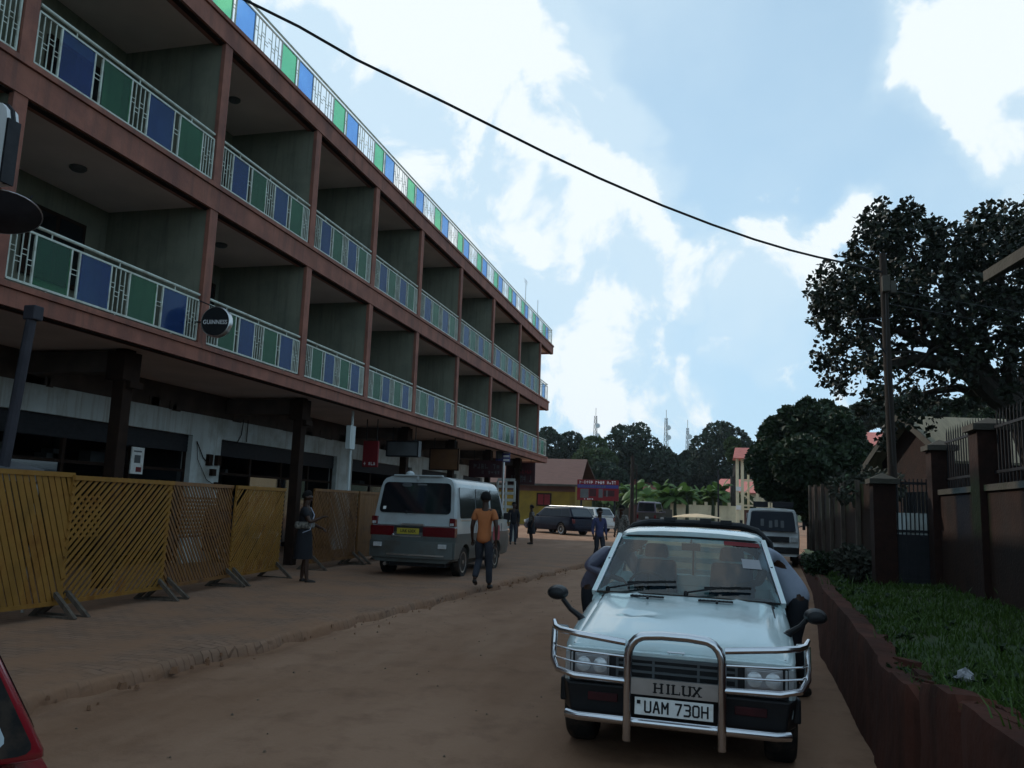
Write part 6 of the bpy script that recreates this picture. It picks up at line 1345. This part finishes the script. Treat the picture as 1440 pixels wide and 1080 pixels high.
for i,(lb,cs,Y,m,ub) in enumerate(FT):
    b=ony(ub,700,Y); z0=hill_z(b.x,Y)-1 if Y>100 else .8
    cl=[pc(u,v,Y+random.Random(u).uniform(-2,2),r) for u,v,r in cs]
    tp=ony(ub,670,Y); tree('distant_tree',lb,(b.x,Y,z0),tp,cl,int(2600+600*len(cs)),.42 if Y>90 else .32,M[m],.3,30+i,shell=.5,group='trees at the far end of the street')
# far wood: one mass behind the single trees
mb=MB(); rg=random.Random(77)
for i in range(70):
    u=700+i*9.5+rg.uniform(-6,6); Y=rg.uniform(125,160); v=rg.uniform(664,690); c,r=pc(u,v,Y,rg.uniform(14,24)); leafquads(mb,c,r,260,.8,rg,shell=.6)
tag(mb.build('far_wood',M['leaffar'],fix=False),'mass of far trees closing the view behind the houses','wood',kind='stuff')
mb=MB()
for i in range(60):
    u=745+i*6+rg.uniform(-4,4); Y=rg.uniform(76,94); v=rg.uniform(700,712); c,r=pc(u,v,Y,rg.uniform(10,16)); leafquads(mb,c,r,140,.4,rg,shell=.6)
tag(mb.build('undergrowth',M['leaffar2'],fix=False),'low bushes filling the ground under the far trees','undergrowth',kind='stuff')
# lattice masts
for u,vt,w,lb in ((838,585,1.5,'leftmost of three lattice aerial masts on the skyline'),(937,588,1.5,'middle lattice aerial mast on the skyline'),(967,602,1.3,'rightmost lattice aerial mast, shorter and thinner')):
    Y=300; p=ony(u,vt,Y); q=ony(u,680,Y); T=empty('aerial_mast',(p.x,Y,q.z-12),0,lb,'mast'); h=p.z-(q.z-12); mb=MB(); n=18
    def wd(t): return w*(1-.7*t)
    for sx,sy in ((-1,-1),(1,-1),(0,1)): mb.tube([(sx*wd(0),sy*wd(0),0),(sx*wd(1),sy*wd(1),h)],.13,4)
    for k in range(n):
        t0,t1=k/n,(k+1)/n; mb.beam((-wd(t0),-wd(t0),h*t0),(wd(t1),-wd(t1),h*t1),.12,.12); mb.beam((wd(t0),-wd(t0),h*t0),(-wd(t1),-wd(t1),h*t1),.12,.12); mb.beam((-wd(t0),-wd(t0),h*t0),(wd(t0),-wd(t0),h*t0),.1,.1)
    mb.tube([(0,0,h),(0,0,h+3)],.08,4); mb.build('lattice',M['greysign'],T)
    for k in (0.9,.8):
        d=MB(); d.lathe([(.9,-.3),(.9,.3)],(wd(k)+.3,-.8,h*k),axis='y',n=10); d.build('dish_aerial',M['white'],T)

mb=MB(); mb.box((-420,-12,-3),(420,620,75)); hz=mb.build('haze',bpy.data.materials.new('pale_air'),kind='stuff')
hm=hz.data.materials[0]; hm.use_nodes=True; nt=hm.node_tree; nt.nodes.clear(); o=nt.nodes.new('ShaderNodeOutputMaterial'); pv=nt.nodes.new('ShaderNodeVolumePrincipled')
pv.inputs['Color'].default_value=(.82,.9,1,1); pv.inputs['Density'].default_value=.0002; pv.inputs['Anisotropy'].default_value=.2; nt.links.new(pv.outputs[0],o.inputs['Volume'])
tag(hz,'thin pale haze filling the air of the whole street')
SC.cycles.volume_bounces=0
bpy.context.view_layer.update()
